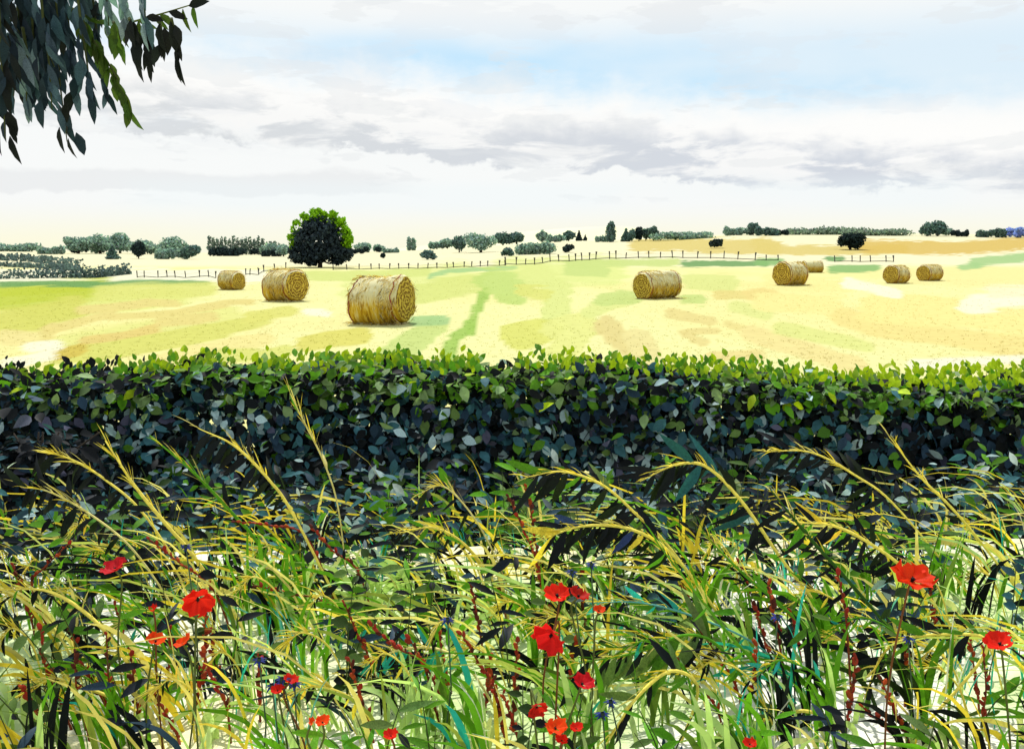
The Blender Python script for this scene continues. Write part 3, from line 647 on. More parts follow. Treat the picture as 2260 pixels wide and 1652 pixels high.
def bale(u0, u1, vt, vb, yaw, label, seed, ratio=None, loose=True):
    """bounding box in view, axis yaw in degrees from the x axis"""
    g = G((u0 + u1) / 2, vb - 2, 20, 200); k = g.y / FPX; rad = (vb - vt) * k / 2 * .99; y = math.radians(yaw)
    width = (u1 - u0) * k; ln = max(.9 * rad, (width - 2 * rad * abs(math.sin(y))) / abs(math.cos(y)))
    r = np.random.default_rng(seed)
    g = Vector((g.x, g.y + rad * .7, float(terrain(g.x, g.y + rad * .7))))
    t = thing('hay_bale', label, 'hay bale', g, 'round hay bales on the mown field'); t.rotation_euler = (0, 0, y)
    sc = rad / .75; t.scale = (sc,) * 3; L_ = ln / sc; Rr = .75
    na, nx = 56, 22; a = np.linspace(0, 2 * np.pi, na, endpoint=False); X = np.linspace(-L_ / 2, L_ / 2, nx)
    XX, AA = np.meshgrid(X, a, indexing='ij')
    edge = np.minimum(1, (L_ / 2 - np.abs(XX)) / .10); rr = Rr * (1 - .07 * (1 - edge) ** 2)
    rr = rr + .09 * (fbm(XX * 5 + seed, AA * 1.6, seed) - .5) + .20 * (fbm(XX * 1.3 + seed, np.cos(AA) * 2 + np.sin(AA), seed + 3) - .5)
    yy = np.cos(AA) * rr; zz = np.sin(AA) * rr + Rr - .03
    zz = zz - .05 * np.sin(XX * 1.7 + seed); zz = np.maximum(zz, 0.0); yy = yy * (1 + .10 * np.exp(-zz * 4))
    co = np.stack([XX, yy, zz], 2).reshape(-1, 3); ii = np.arange(nx * na).reshape(nx, na); i2 = np.roll(ii, -1, 1)
    ff = np.stack([ii[:-1], ii[1:], i2[1:], i2[:-1]], 2).reshape(-1, 4)
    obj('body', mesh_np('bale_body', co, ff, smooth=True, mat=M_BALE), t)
    for s, row in ((-1, 0), (1, nx - 1)):
        V = [(s * (L_ / 2 + .015 - .03 * (q / 6.) ** 3) , 0, 0) for q in range(1)]
        V = [(s * (L_ / 2 + .05), 0, Rr - .03)]; F = []
        for q in range(1, 7):
            f = q / 6.
            for j in range(na):
                p = co[row * na + j]; bump = .05 * (1 - f ** 4) + .03 * math.sin(f * 19 + j * 2 * math.pi / na) * (1 - f ** 6) * .5
                V.append((p[0] + s * bump, p[1] * f, Rr - .03 + (p[2] - Rr + .03) * f))
        for j in range(na):
            F.append((0, 1 + j, 1 + (j + 1) % na) if s < 0 else (0, 1 + (j + 1) % na, 1 + j))
            for q in range(5):
                A = 1 + q * na; B = A + na; f4 = (A + j, B + j, B + (j + 1) % na, A + (j + 1) % na); F.append(f4 if s < 0 else f4[::-1])
        m = bpy.data.meshes.new('bale_end'); m.from_pydata(V, [], F); m.materials.append(M_END)
        for pl in m.polygons: pl.use_smooth = True
        obj('end_face', m, t)
    # loose straws in the crust, most of them running round the bale
    n = 1500; aa = r.uniform(0, 2 * np.pi, n); x = r.uniform(-L_ / 2, L_ / 2, n); l = r.uniform(.08, .26, n)
    R1 = Rr + .01 + .02 * r.random(n)
    def pt(da, dr, dx): return np.stack([x + dx, np.cos(aa + da) * (R1 + dr), np.maximum(np.sin(aa + da) * (R1 + dr) + Rr - .03, .015)], 1)
    sk = r.normal(0, .05, n)
    p0 = pt(-l / 2 / Rr, 0, -sk); p1 = pt(0, .01, 0); p2 = pt(l / 2 / Rr, np.abs(r.normal(0, .05, n)), sk)
    pal = np.array([(.72, .63, .30), (.64, .45, .06), (.40, .24, .03), (.09, .05, .03), (.60, .55, .36)]); c = pal[r.choice(5, n, p=[.26, .36, .16, .10, .12])]
    o = ribbons('loose_straw', p0, p1, p2, np.full(n, .016), c, M_STRAWATTR, t, 3); o['kind'] = 'stuff'
    # baler twine: red bands near both ends and none between
    for xf, cc, w in ((-.45, (.26, .025, .03), .017), (.42, (.28, .03, .035), .018)):
        xi = int(round((xf + .5) * (nx - 1))); pts = []
        for q in range(0, na + 1):
            p = co[xi * na + q % na]; rq = math.hypot(p[1], p[2] - Rr + .03); s_ = (rq + .006) / max(rq, .01); pts.append((p[0] + .03 * math.sin(q * .9 + xi), p[1] * s_, max(.02, (p[2] - Rr + .03) * s_ + Rr - .03)))
        tube('twine', pts, [w] * len(pts), M_TWINE, t, 5, cc)
    # straw trodden out at the foot
    n = 420; x = r.uniform(-L_ * .56, L_ * .56, n); yy = r.normal(-.35, .30, n)
    p0 = np.stack([x, yy, np.full(n, .015)], 1); q = r.normal(0, .1, (n, 2)); p2 = p0 + np.concatenate([q, r.uniform(.0, .05, (n, 1))], 1); p1 = (p0 + p2) / 2 + [0, 0, .04]
    o = ribbons('foot_straw', p0, p1, p2, np.full(n, .014), pal[r.choice(5, n)], M_STRAWATTR, t, 3); o['kind'] = 'stuff'
    return t
bale(478, 538, 600, 642, -30, 'smallest hay bale on the left, pale, right of the short fence', 1)
bale(574, 678, 596, 668, -38, 'tilted hay bale below the great tree with golden end facing right', 2)
bale(764, 913, 612, 719, -20, 'largest and nearest hay bale, golden front with dark foot', 3)
bale(1398, 1510, 600, 662, 34, 'lone hay bale on the middle right with its end facing left', 4)
bale(1711, 1788, 580, 632, 34, 'hay bale with dark ringed end, front one of the touching pair', 5)
bale(1772, 1818, 578, 604, 8, 'small hay bale half hidden behind the dark ringed one', 6)
bale(1954, 2014, 588, 628, 36, 'left bale of the two small ones at the far right', 7)
bale(2028, 2086, 586, 622, 30, 'right bale of the two small ones at the far right', 8)

# ------------------------------------------------------------------ the hedge
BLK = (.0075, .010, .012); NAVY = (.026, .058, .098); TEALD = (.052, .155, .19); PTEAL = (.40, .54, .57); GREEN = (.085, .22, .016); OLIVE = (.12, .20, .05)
SAGE = (.25, .37, .15); LIME = (.46, .62, .012); MIDG = (.12, .33, .016); PLUM = (.085, .085, .14); TEAL = (.03, .42, .38); PALEG = (.50, .68, .24); STRAW = (.85, .64, .06); DRY = (.74, .62, .20); RUST = (.28, .035, .014); OFFW = (.72, .72, .64)
TOPU = [-600, 0, 100, 300, 430, 600, 870, 1130, 1300, 1500, 1700, 1850, 2000, 2150, 2260, 2900]; TOPV = [835, 832, 822, 808, 802, 800, 797, 806, 802, 814, 824, 838, 840, 836, 830, 830]
HY = 7.9
def hedge_top(x):
    u = W0 / 2 + FPX * x / HY; v = np.interp(u, TOPU, TOPV)
    return EYE - (v - 545) / FPX * HY * 1.02
HPAL = np.array([BLK, NAVY, TEALD, PTEAL, GREEN, OLIVE, SAGE, PLUM, LIME, MIDG])
def hedge_points(n, r, shell=.35):
    x = r.uniform(-6.6, 6.6, n); top = hedge_top(x) + .05 * (fbm(x * 2.2, x * 0, 5) - .5) * 2
    q = r.random(n); y = np.empty(n); z = np.empty(n); nn = np.zeros((n, 3))
    fr = q < .62; tp = ~fr
    z[fr] = top[fr] * r.random(fr.sum()) ** .9; bul = .22 * (fbm(x * 1.3, z * 1.5 + 4, 9) - .5)[fr] if False else .25 * (fbm(x[fr] * 1.3, z[fr] * 1.5 + 4, 9) - .5)
    y[fr] = 7.25 + bul + .18 * (z[fr] / top[fr]) ** 3 + np.abs(r.normal(0, shell, fr.sum())); nn[fr] = (0, -1, .45)
    y[tp] = r.uniform(7.35, 8.7, tp.sum()); z[tp] = top[tp] - np.abs(r.normal(0, .10, tp.sum())) + .06 * (fbm(x[tp] * 2, y[tp] * 2, 7) - .5) * 2 - .25 * sstep(8.2, 8.8, y[tp]); nn[tp] = (0, -.3, 1)
    return np.stack([x, y, z], 1), nn, top
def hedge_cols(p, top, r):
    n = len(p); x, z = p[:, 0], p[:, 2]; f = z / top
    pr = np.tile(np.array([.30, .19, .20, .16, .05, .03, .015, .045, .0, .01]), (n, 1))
    up = sstep(.68, .99, f + .12 * (fbm(x * 1.6, z * 2, 31) - .5))[:, None]  # greener, lighter leaf mix near the top: lit upper hedge put into colour
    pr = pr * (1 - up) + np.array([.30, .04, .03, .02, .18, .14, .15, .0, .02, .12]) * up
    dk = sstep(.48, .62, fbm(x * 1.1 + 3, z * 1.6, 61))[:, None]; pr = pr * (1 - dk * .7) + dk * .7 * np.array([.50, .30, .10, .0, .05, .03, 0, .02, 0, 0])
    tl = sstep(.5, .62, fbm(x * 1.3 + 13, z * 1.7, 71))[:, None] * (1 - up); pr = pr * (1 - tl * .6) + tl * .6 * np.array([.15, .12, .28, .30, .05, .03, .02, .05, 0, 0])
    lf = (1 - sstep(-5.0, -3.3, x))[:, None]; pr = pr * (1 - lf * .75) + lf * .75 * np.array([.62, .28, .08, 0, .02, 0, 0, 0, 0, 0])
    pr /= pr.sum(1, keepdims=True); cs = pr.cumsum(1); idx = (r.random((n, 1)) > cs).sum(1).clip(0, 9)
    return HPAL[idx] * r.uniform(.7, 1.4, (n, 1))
LEAF_ME = []
for i, (w, fo, dr, ft) in enumerate([(.62, .12, .18, .45), (.52, .2, .3, .5), (.72, .08, .1, .42), (.45, .15, .35, .4)]):
    v, f = leaf_tmpl(w, fo, dr, ft); LEAF_ME.append(mesh_np('leaf_blade', v, f, smooth=True, mat=M_LEAFO))
LONG_ME = []
for i, (w, fo, dr, ft) in enumerate([(.24, .12, .25, .4), (.30, .1, .45, .42), (.17, .12, .6, .38)]):
    v, f = leaf_tmpl(w, fo, dr, ft); LONG_ME.append(mesh_np('long_leaf_blade', v, f, smooth=True, mat=M_LEAFO))
def leaf_obj(parent, pos, nrm, up, size, color, meshes=LEAF_ME, name='leaf', k=None):
    R = frames(np.array([nrm], float), np.array([up], float))[0]
    m = Matrix([[*(R[i] * size), pos[i]] for i in range(3)] + [[0, 0, 0, 1]])
    return obj(name, meshes[random.randrange(len(meshes)) if k is None else k % len(meshes)], parent, None, color, m)
def hedge():
    r = np.random.default_rng(21)
    t = thing('hedge', 'long dark leafy hedge with bright green top across the whole view', 'hedge', (0, 7.9, 0))
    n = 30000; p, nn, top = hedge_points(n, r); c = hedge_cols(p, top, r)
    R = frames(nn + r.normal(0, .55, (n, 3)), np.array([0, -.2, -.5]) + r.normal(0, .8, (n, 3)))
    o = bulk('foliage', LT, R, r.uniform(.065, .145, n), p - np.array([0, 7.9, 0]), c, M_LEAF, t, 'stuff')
    # deeper leaves that close the hedge
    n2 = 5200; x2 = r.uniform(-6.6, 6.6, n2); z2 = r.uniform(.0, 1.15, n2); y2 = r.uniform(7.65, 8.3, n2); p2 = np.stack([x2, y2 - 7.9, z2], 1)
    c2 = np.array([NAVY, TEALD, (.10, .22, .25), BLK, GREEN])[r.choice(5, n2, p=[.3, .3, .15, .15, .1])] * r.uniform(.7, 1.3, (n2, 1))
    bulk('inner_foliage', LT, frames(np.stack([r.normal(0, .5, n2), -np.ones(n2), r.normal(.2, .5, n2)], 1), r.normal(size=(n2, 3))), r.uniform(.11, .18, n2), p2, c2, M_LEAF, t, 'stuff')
    # lime leaves along the crest, its sunlit edge put into their colour
    n = 1900; x = r.uniform(-6.5, 6.5, n); gap = fbm(x * 2.6, x * 0 + 2, 15); keep = (gap > .42) | (x > 3.0); x = x[keep]; n = len(x)
    y = r.uniform(7.5, 8.5, n); z = hedge_top(x) + np.abs(r.normal(0, .045, n)) - .03
    cl = np.array([LIME, MIDG, GREEN, (.26, .42, .02)])[r.choice(4, n, p=[.4, .28, .1, .22])]; cl[(x > 3.0) & (r.random(n) < .7)] = LIME; lf = x < -3.2; cl[lf & (r.random(n) < .55)] = BLK
    R = frames(np.stack([r.normal(0, .8, n), -np.ones(n), r.uniform(0, .8, n)], 1), np.stack([r.normal(0, .5, n), r.normal(0, .2, n), np.ones(n)], 1))
    bulk('lit_crest_leaves', LT, R, r.uniform(.05, .105, n), np.stack([x, y, z], 1) - np.array([0, 7.9, 0]), cl, M_LEAF, t, 'stuff')
    # the largest leaves in view, each its own
    p, nn, top = hedge_points(900, r, .02); ok = [i for i in range(900) if abs(p[i, 0]) < 4.2][:290]; c = hedge_cols(p, top, r)
    for i in ok:
        q = p[i] - np.array([0, 7.9 + .07, 0]); leaf_obj(t, q, nn[i] + r.normal(0, .4, 3), np.array([r.normal(0, .7), -.1, -.4 + r.normal(0, .6)]), random.uniform(.10, .15), c[i])
    # woody stems inside
    for i in range(34):
        x = -6.4 + i * .39 + random.uniform(-.12, .12); y = random.uniform(-.2, .3); h = float(hedge_top(np.array(x))) * .85
        tube('stem', [(x, y, 0), (x + random.uniform(-.1, .1), y, h * .5), (x + random.uniform(-.3, .3), y + random.uniform(-.2, .2), h)], [.022, .016, .006], M_BARK, t, 5)
hedge()
# bright bush at the right end, dark bush at the left end
def bush(name, label, cx, cy, w, h, dep, n, pal, prob, size, seed, tex=LT, big=40):
    r = np.random.default_rng(seed); z0 = float(max(verge_h(cx, cy), 0)) if cy < 7.2 else 0.
    t = thing(name, label, 'shrub', (cx, cy, z0))
    d = r.normal(size=(n, 3)); d /= np.linalg.norm(d, axis=1, keepdims=True); d[:, 2] = np.abs(d[:, 2]) * 1.0 - .15
    rad = .6 + .42 * r.random((n, 1)) + .25 * (fbm(d[:, 0:1] * 2.2 + 7, d[:, 2:3] * 2.2 + d[:, 1:2], seed) - .5)
    p = d * rad * np.array([w / 2, dep / 2, h]); p[:, 2] = np.maximum(p[:, 2], .03)
    c = np.array(pal)[r.choice(len(pal), n, p=prob)] * r.uniform(.75, 1.3, (n, 1))
    bulk('foliage', tex, frames(d + r.normal(0, .5, (n, 3)), r.normal(size=(n, 3)) + [0, 0, -.3]), r.uniform(size * .7, size * 1.3, n), p, c, M_LEAF, t, 'stuff')
    for i in range(big):
        a = r.normal(size=3); a /= np.linalg.norm(a); a[2] = abs(a[2]); a[1] = -abs(a[1]); leaf_obj(t, a * 1.02 * np.array([w / 2, dep / 2, h]), a + r.normal(0, .3, 3), r.normal(size=3), size * 1.5, jitter(pal[r.choice(len(pal), p=prob)]))
    for i in range(6): tube('stem', [(r.normal(0, .06), r.normal(0, .06), -.03), (r.normal(0, w * .1), 0, h * .4), (r.normal(0, w * .2), 0, h * .8)], [.02, .014, .006], M_BARK, t, 5)
    return t
bush('lime_shrub', 'bright lime green bush topping the right end of the hedge', 4.2, 8.45, 3.0, 1.47, 1.2, 3600, [LIME, MIDG, GREEN, SAGE, BLK], [.56, .16, .1, .1, .08], .085, 31)
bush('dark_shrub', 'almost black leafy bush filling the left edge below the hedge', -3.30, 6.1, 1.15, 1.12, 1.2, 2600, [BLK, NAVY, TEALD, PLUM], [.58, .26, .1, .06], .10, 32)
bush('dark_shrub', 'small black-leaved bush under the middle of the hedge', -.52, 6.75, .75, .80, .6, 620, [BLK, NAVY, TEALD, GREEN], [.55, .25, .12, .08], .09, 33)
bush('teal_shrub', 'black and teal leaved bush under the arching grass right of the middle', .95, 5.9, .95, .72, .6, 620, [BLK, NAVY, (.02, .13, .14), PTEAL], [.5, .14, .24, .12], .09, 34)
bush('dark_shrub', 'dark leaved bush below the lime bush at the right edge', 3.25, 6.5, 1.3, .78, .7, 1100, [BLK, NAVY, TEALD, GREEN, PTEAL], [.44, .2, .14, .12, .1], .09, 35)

# ------------------------------------------------------------------ tree overhanging the top left corner
def overhang():
    r = random.Random(4); base = Vector((-4.5, 5.6, float(verge_h(-4.5, 5.6))))
    t = thing('overhanging_tree', 'dark drooping willow branches with long leaves hanging in from the upper left corner', 'tree', base)
    Lc = lambda p: tuple(Vector(p) - base)
    tube('trunk', [(0, 0, -.2), (.05, 0, 1.2), (-.05, .05, 2.6), (.1, 0, 4.2), (.15, .1, 5.6)], [.20, .16, .14, .10, .04], M_BARK, t, 10)
    limbs = [[(-4.45, 5.6, 3.6), (-3.7, 5.3, 4.1), (-2.9, 5.0, 4.1), (-2.2, 4.9, 3.95)], [(-4.45, 5.6, 4.2), (-3.6, 5.0, 4.5), (-2.6, 4.8, 4.35), (-1.9, 4.8, 4.0)]]
    for q in limbs: tube('limb', [Lc(p) for p in spline(q, 12)], list(np.linspace(.07, .015, 13)), M_BARK, t, 6)
    NB = (.013, .026, .042); BB = (.035, .065, .095); GB = (.14, .21, .25); OL = (.045, .08, .012); BK = (.008, .010, .010)
    strands = [([(-10, -90), (0, 60), (5, 200), (12, 330)], [NB, BK], 13), ([(30, -90), (40, 40), (38, 160), (30, 235)], [NB, BB, BK], 12), ([(60, -90), (70, 30), (75, 130), (75, 215)], [NB, NB, BB], 12),
     ([(85, -90), (95, 40), (108, 160), (115, 265)], [NB, BB], 12), ([(105, -80), (120, 100), (135, 230), (148, 335)], [BK, NB], 11), ([(140, -80), (150, 40), (158, 130), (165, 222)], [NB, BB], 10),
     ([(165, -60), (180, 60), (192, 160), (200, 240)], [BB, NB], 9), ([(200, -60), (212, 80), (225, 170), (240, 240)], [BB, NB], 8), ([(180, 40), (205, 110), (250, 180), (292, 275)], [OL, OL, (.06, .11, .015)], 17),
     ([(250, 70), (262, 100), (270, 130)], [OL, (.06, .13, .012)], 4), ([(285, 40), (295, 90), (305, 150)], [BK], 5), ([(322, 50), (326, 100), (330, 160)], [BK], 5), ([(352, 50), (356, 90), (352, 125)], [BK], 3), ([(378, 40), (386, 100), (388, 165)], [BK], 4),
     ([(140, 10), (240, 55), (330, 38), (432, 8)], [OL, BK, OL], 12), ([(20, -60), (25, 20), (20, 120)], [BB, NB], 9), ([(120, -60), (125, 20), (130, 90)], [BB, NB], 7),
     ([(180, -70), (190, 0), (195, 60)], [GB, BB], 6), ([(225, -70), (235, -10), (240, 55)], [GB], 6), ([(265, -70), (275, 0), (282, 50)], [GB, GB], 5), ([(310, -60), (318, 10), (322, 55)], [GB, BB], 4), ([(0, 60), (30, 130), (48, 210)], [BB, NB], 9), ([(50, 60), (60, 150), (58, 250)], [BB, GB], 8), ([(0, -40), (-5, 60), (10, 160)], [BK, NB], 9), ([(45, -40), (55, 60), (95, 150)], [NB, BK], 9), ([(85, -40), (80, 70), (120, 170)], [NB], 9)]
    for si, (px, pal, nl) in enumerate(strands):
        Y = 4.6 + .55 * ((si * 37) % 10) / 10.; pts = spline([P(u, v, Y + .05 * i) for i, (u, v) in enumerate([(u_, v_ - (22 if v_ > 60 else 0)) for u_, v_ in px])], 14)
        if px[0][1] < 0:  # spring from the nearer limb
            l = spline(limbs[si % 2], 30); b = min(l, key=lambda q: abs(q.x - pts[0].x)); pts = [b, (b + pts[0]) / 2 + Vector((0, 0, .05))] + pts
        tw = tube('twig', [Lc(p) for p in pts], list(np.linspace(.009, .003, len(pts))), M_STEM, t, 5, (.05, .06, .02) if si != 14 else (.12, .14, .03))
        nl = int(nl * (2.5 if px[0][0] < 130 else 1.8))
        for j in range(nl):
            f = (j + .5 + r.uniform(-.3, .3)) / nl * (len(pts) - 1); i = int(min(f, len(pts) - 2)); q = pts[i].lerp(pts[i + 1], f - i)
            s = 1 if j % 2 else -1; sz = r.uniform(.10, .15) if pal[0] != OL else r.uniform(.08, .12)
            if si == 14: dn = Vector((s * .5 + .6, r.uniform(-.3, .3), r.uniform(-.7, .5)))
            else: dn = Vector((s * r.uniform(.05, .35), r.uniform(-.25, .2), -1))
            leaf_obj(tw, Vector(Lc(q)) + Vector((r.uniform(-.05, .05), r.uniform(-.05, .05), 0)) * (1 if px[0][0] < 130 else .3), (r.uniform(-.8, .8), -1, r.uniform(-.2, .4)), dn, sz, jitter(np.array(pal[j % len(pal)]) * 1.15, .25), [LONG_ME[1], LONG_ME[1], LEAF_ME[3]] if pal[0] != OL or si == 14 else LEAF_ME[3:], 'leaf')
    # crown outside the view
    rr = np.random.default_rng(8); n = 1500; p = rr.normal(size=(n, 3)) * [.75, .6, .55] + np.array([-3.9, 5.5, 5.4]) - np.array(base); p = p[p[:, 2] > 3.75]; n = len(p)
    bulk('crown', LT_LONG, frames(rr.normal(size=(n, 3)), np.array([0, 0, -1]) + rr.normal(0, .4, (n, 3))), rr.uniform(.12, .2, n), p, np.array(BB) * rr.uniform(.5, 1.5, (n, 1)), M_LEAF, t, 'stuff')
overhang()
# ------------------------------------------------------------------ foreground: arching grasses
GB_ = (.04, .16, .008)
DK = [BLK, BLK, BLK, (.012, .02, .008)]
def plume(px, label, base_uv, col, w, nl, pal, length, span=(.05, .72), both=.25, bend=.7, seed=0, spike=True):
    """px: tip -> lower points of the stem as seen; base_uv where it meets the bank. nl hanging blades along span (0 = tip)"""
    r = random.Random(seed); b = GV(*base_uv); n = len(px); pts = []
    tipY = b.y + r.uniform(-.25, .25)
    for i, (u, v) in enumerate(px): pts.append(P(u, v, tipY + (b.y - tipY) * i / max(1, n)))
    pts.append(b - Vector((0, 0, .02))); cur = spline(pts, 26)
    t = thing('arching_grass', label, 'grass', b, 'tall arching grasses in front of the hedge')
    rad = [w * .62 * (.28 + .72 * min(1, i / 9)) * (1 if i < 20 else .9) for i in range(27)]
    tube('stalk', [tuple(p - b) for p in cur], rad, M_STEM, t, 6, col)
    for j in range(nl):
        f = (span[0] + (span[1] - span[0]) * (j + r.random() * .8) / nl) * 26; i = int(min(f, 25)); q = cur[i].lerp(cur[i + 1], f - i) - b
        tan = (cur[i] - cur[i + 1]).normalized()          # towards the tip
        dn = Vector((0, 0, -1)) if r.random() > both else Vector((0, 0, .6))
        up = tan * bend + dn * (1.15 - bend) + Vector((r.uniform(-.15, .15), r.uniform(-.5, .3), r.uniform(-.2, .1)))
        nr = Vector((r.uniform(-.4, .4), -1, r.uniform(-.1, .6)))
        leaf_obj(t, q, nr, up, .82 * length * r.uniform(.55, 1.2), jitter(pal[r.randrange(len(pal))], .25), [LONG_ME[0], LONG_ME[2], LONG_ME[2]], 'blade')
    if spike:   # feathery seeds held along the top of the stalk
        k = 26; rr = np.random.default_rng(seed); f = rr.random(k) * .5 * 26; i = np.minimum(f.astype(int), 25); C = np.array([tuple(p - b) for p in cur]); q = C[i] + (C[i + 1] - C[i]) * (f - i)[:, None]
        tn = C[i] - C[i + 1]; tn /= np.linalg.norm(tn, axis=1, keepdims=True); e = q + tn * rr.uniform(.03, .10, (k, 1)) + rr.normal(0, .020, (k, 3)) + [0, 0, .012]
        cc = np.array([col, STRAW, DRY])[rr.choice(3, k)] * rr.uniform(.7, 1.2, (k, 1)); o = ribbons('seed_head', q, (q + e) / 2 + [0, 0, .012], e, rr.uniform(.003, .006, k), cc, M_BLADE, t, 3)
    return t
YS = (.88, .72, .12); YK = (.74, .64, .22); GS = (.10, .31, .014)
PL = [
 ([(82, 996), (150, 1010), (235, 1060), (330, 1150)], 'arching grass with yellow stalk, upper one of two bowing to the left edge', (470, 1370), YS, .009, 20, DK, .20),
 ([(45, 1074), (110, 1085), (200, 1135), (300, 1220)], 'arching grass with yellow stalk, lower one of two bowing to the left edge', (420, 1390), YK, .008, 18, DK, .19),
 ([(232, 972), (300, 1075), (370, 1160), (430, 1230)], 'thick straight yellow stalk leaning left, in front of the dark left bush', (540, 1385), YS, .013, 6, DK + [GS], .14),
 ([(330, 960), (430, 1045), (520, 1140), (570, 1200)], 'broad green stalk leaning left behind the thick yellow one', (660, 1350), GS, .012, 5, DK, .16),
 ([(438, 945), (520, 985), (595, 1060), (650, 1140)], 'yellow arching grass edged with black blades, left of the tall thin stalk', (775, 1380), YS, .011, 20, DK, .17),
 ([(640, 868), (668, 925), (715, 1020), (748, 1130)], 'tall thin yellow stalk, highest of all, standing against the hedge', (772, 1340), YK, .007, 3, [YK, GS], .10),
 ([(920, 1092), (975, 1072), (1030, 1120), (1085, 1210)], 'thin pale stalk hooked at the top, under the small black bush', (1150, 1360), YK, .007, 5, DK, .13),
 ([(1165, 1052), (1240, 1040), (1330, 1070), (1410, 1140), (1480, 1210)], 'large drooping grass in the middle with rows of dark blades', (1640, 1420), YS, .010, 24, DK + [OLIVE, GREEN], .21),
 ([(1195, 1190), (1290, 1160), (1400, 1170), (1500, 1240)], 'yellow feathery grass bowing left just below the large drooping one', (1650, 1440), YS, .012, 26, DK + [STRAW, (.03, .05, .14)], .19),
 ([(1412, 1062), (1490, 1026), (1560, 1030), (1640, 1110), (1730, 1240)], 'black-edged arching grass above the black and teal bush', (1880, 1420), YS, .012, 24, DK + [(.02, .10, .11)], .22),
 ([(1690, 996), (1790, 998), (1890, 1050), (1980, 1120)], 'yellow arching grass with long black blades right of the middle', (2160, 1330), YS, .009, 20, DK, .20),
 ([(1962, 962), (2030, 1050), (2100, 1120), (2160, 1190)], 'straight yellow stalk leaning left near the right edge', (2280, 1340), YS, .010, 6, DK + [GS], .15),
 ([(1742, 1152), (1840, 1160), (1930, 1205), (2010, 1270)], 'yellow grass bowing left above the large orange poppy', (2120, 1400), YS, .012, 22, DK + [GS, STRAW], .16),
 ([(1445, 1190), (1530, 1300), (1610, 1400), (1690, 1490)], 'long straight green stalk crossing the lower right', (1790, 1600), GS, .009, 4, [GS], .12),
 ([(1545, 1170), (1640, 1265), (1740, 1350)], 'green stalk leaning left below the black-edged grass', (1900, 1500), GS, .010, 5, [GS, BLK], .13),
 ([(1700, 1080), (1790, 1190), (1880, 1290)], 'thick dark green stalk right of the black and teal bush', (2040, 1470), (.03, .09, .012), .012, 6, DK + [GS], .16),
 ([(300, 1330), (420, 1290), (560, 1275), (700, 1280)], 'yellow grass stalk lying almost level left of the middle', (830, 1360), YS, .010, 12, DK + [GS, STRAW], .12),
 ([(0, 1300), (110, 1305), (210, 1370), (280, 1460)], 'yellow stalk bending in from the left edge above the grass', (360, 1590), YS, .011, 12, [GS, OLIVE, BLK], .13),
 ([(10, 1510), (130, 1505), (260, 1545)], 'low yellow stalk near the lower left corner', (420, 1640), YS, .010, 10, [GS, BLK], .11),
 ([(880, 1175), (960, 1165), (1040, 1215)], 'short yellow grass with a blue-black blade below the small black bush', (1130, 1340), YS, .011, 12, DK + [(.015, .025, .12), GS], .14),
 ([(760, 1490), (860, 1440), (960, 1430), (1040, 1480)], 'yellow-green bowing grass with teal blades in the lower middle', (1120, 1600), YK, .009, 20, [TEAL, GS, BLK, TEAL], .13),
 ([(1260, 1465), (1400, 1440), (1520, 1400), (1600, 1440)], 'green grass hanging its dark leaves over the lower middle', (1690, 1580), GS, .009, 24, [GREEN, OLIVE, BLK], .19),
 ([(1340, 1640), (1400, 1545), (1480, 1480), (1540, 1520)], 'yellow grass arching at the bottom right of the middle', (1500, 1640), YS, .010, 16, [GREEN, BLK, OLIVE], .15),
 ([(1900, 1560), (1960, 1430), (2080, 1400), (2180, 1430)], 'yellow grass arching beneath the large orange poppy', (2000, 1640), YS, .010, 18, [GREEN, BLK, OLIVE], .15),
 ([(1300, 1330), (1420, 1330), (1560, 1370), (1680, 1430)], 'teal-stalked grass lying to the left below the feathery yellow one', (1800, 1540), (.12, .38, .34), .007, 14, [TEAL, GS, OLIVE, BLK], .12),
 ([(1560, 1620), (1680, 1590), (1790, 1570)], 'low yellow grass at the bottom between middle and right', (1900, 1640), YS, .011, 14, [BLK, OLIVE, GREEN], .14),
]
for i, (px, lab, b, c, w, nl, pal, ln) in enumerate(PL):
    plume(px, lab, b, c, w, nl, pal, ln, seed=500 + i, bend=.50 if i not in (2, 3, 5, 11) else .8)

def minis():
    r = random.Random(31); sp = []
    while len(sp) < 44:
        u, v = r.uniform(40, 2240), r.uniform(1290, 1640)
        if all(abs(u - a) > 36 or abs(v - b_) > 40 for a, b_ in sp): sp.append((u, v))
    rows = [('upper', [s for s in sp if s[1] < 1410]), ('middle', [s for s in sp if 1410 <= s[1] < 1525]), ('lowest', [s for s in sp if s[1] >= 1525])]; n = 0
    for nm, lst in rows:
        for i, (u, v) in enumerate(sorted(lst)):
            s = (v - 545) / 900.; h = r.uniform(90, 190) * s; w = r.uniform(70, 190) * s; yl = r.random() < .6; c = YS if yl else GS
            plume([(u - w, v - h * .80), (u - w * .72, v - h), (u - w * .30, v - h * .72)], f'{nth(i)} small bowing grass from the left in the {nm} row', (u, v), c, .006, 11, (DK + [GS, MIDG, STRAW]) if yl else [GREEN, MIDG, BLK, OLIVE, TEAL], .12 * (.6 + .1 * r.random()), seed=800 + n, bend=.45); n += 1
minis()

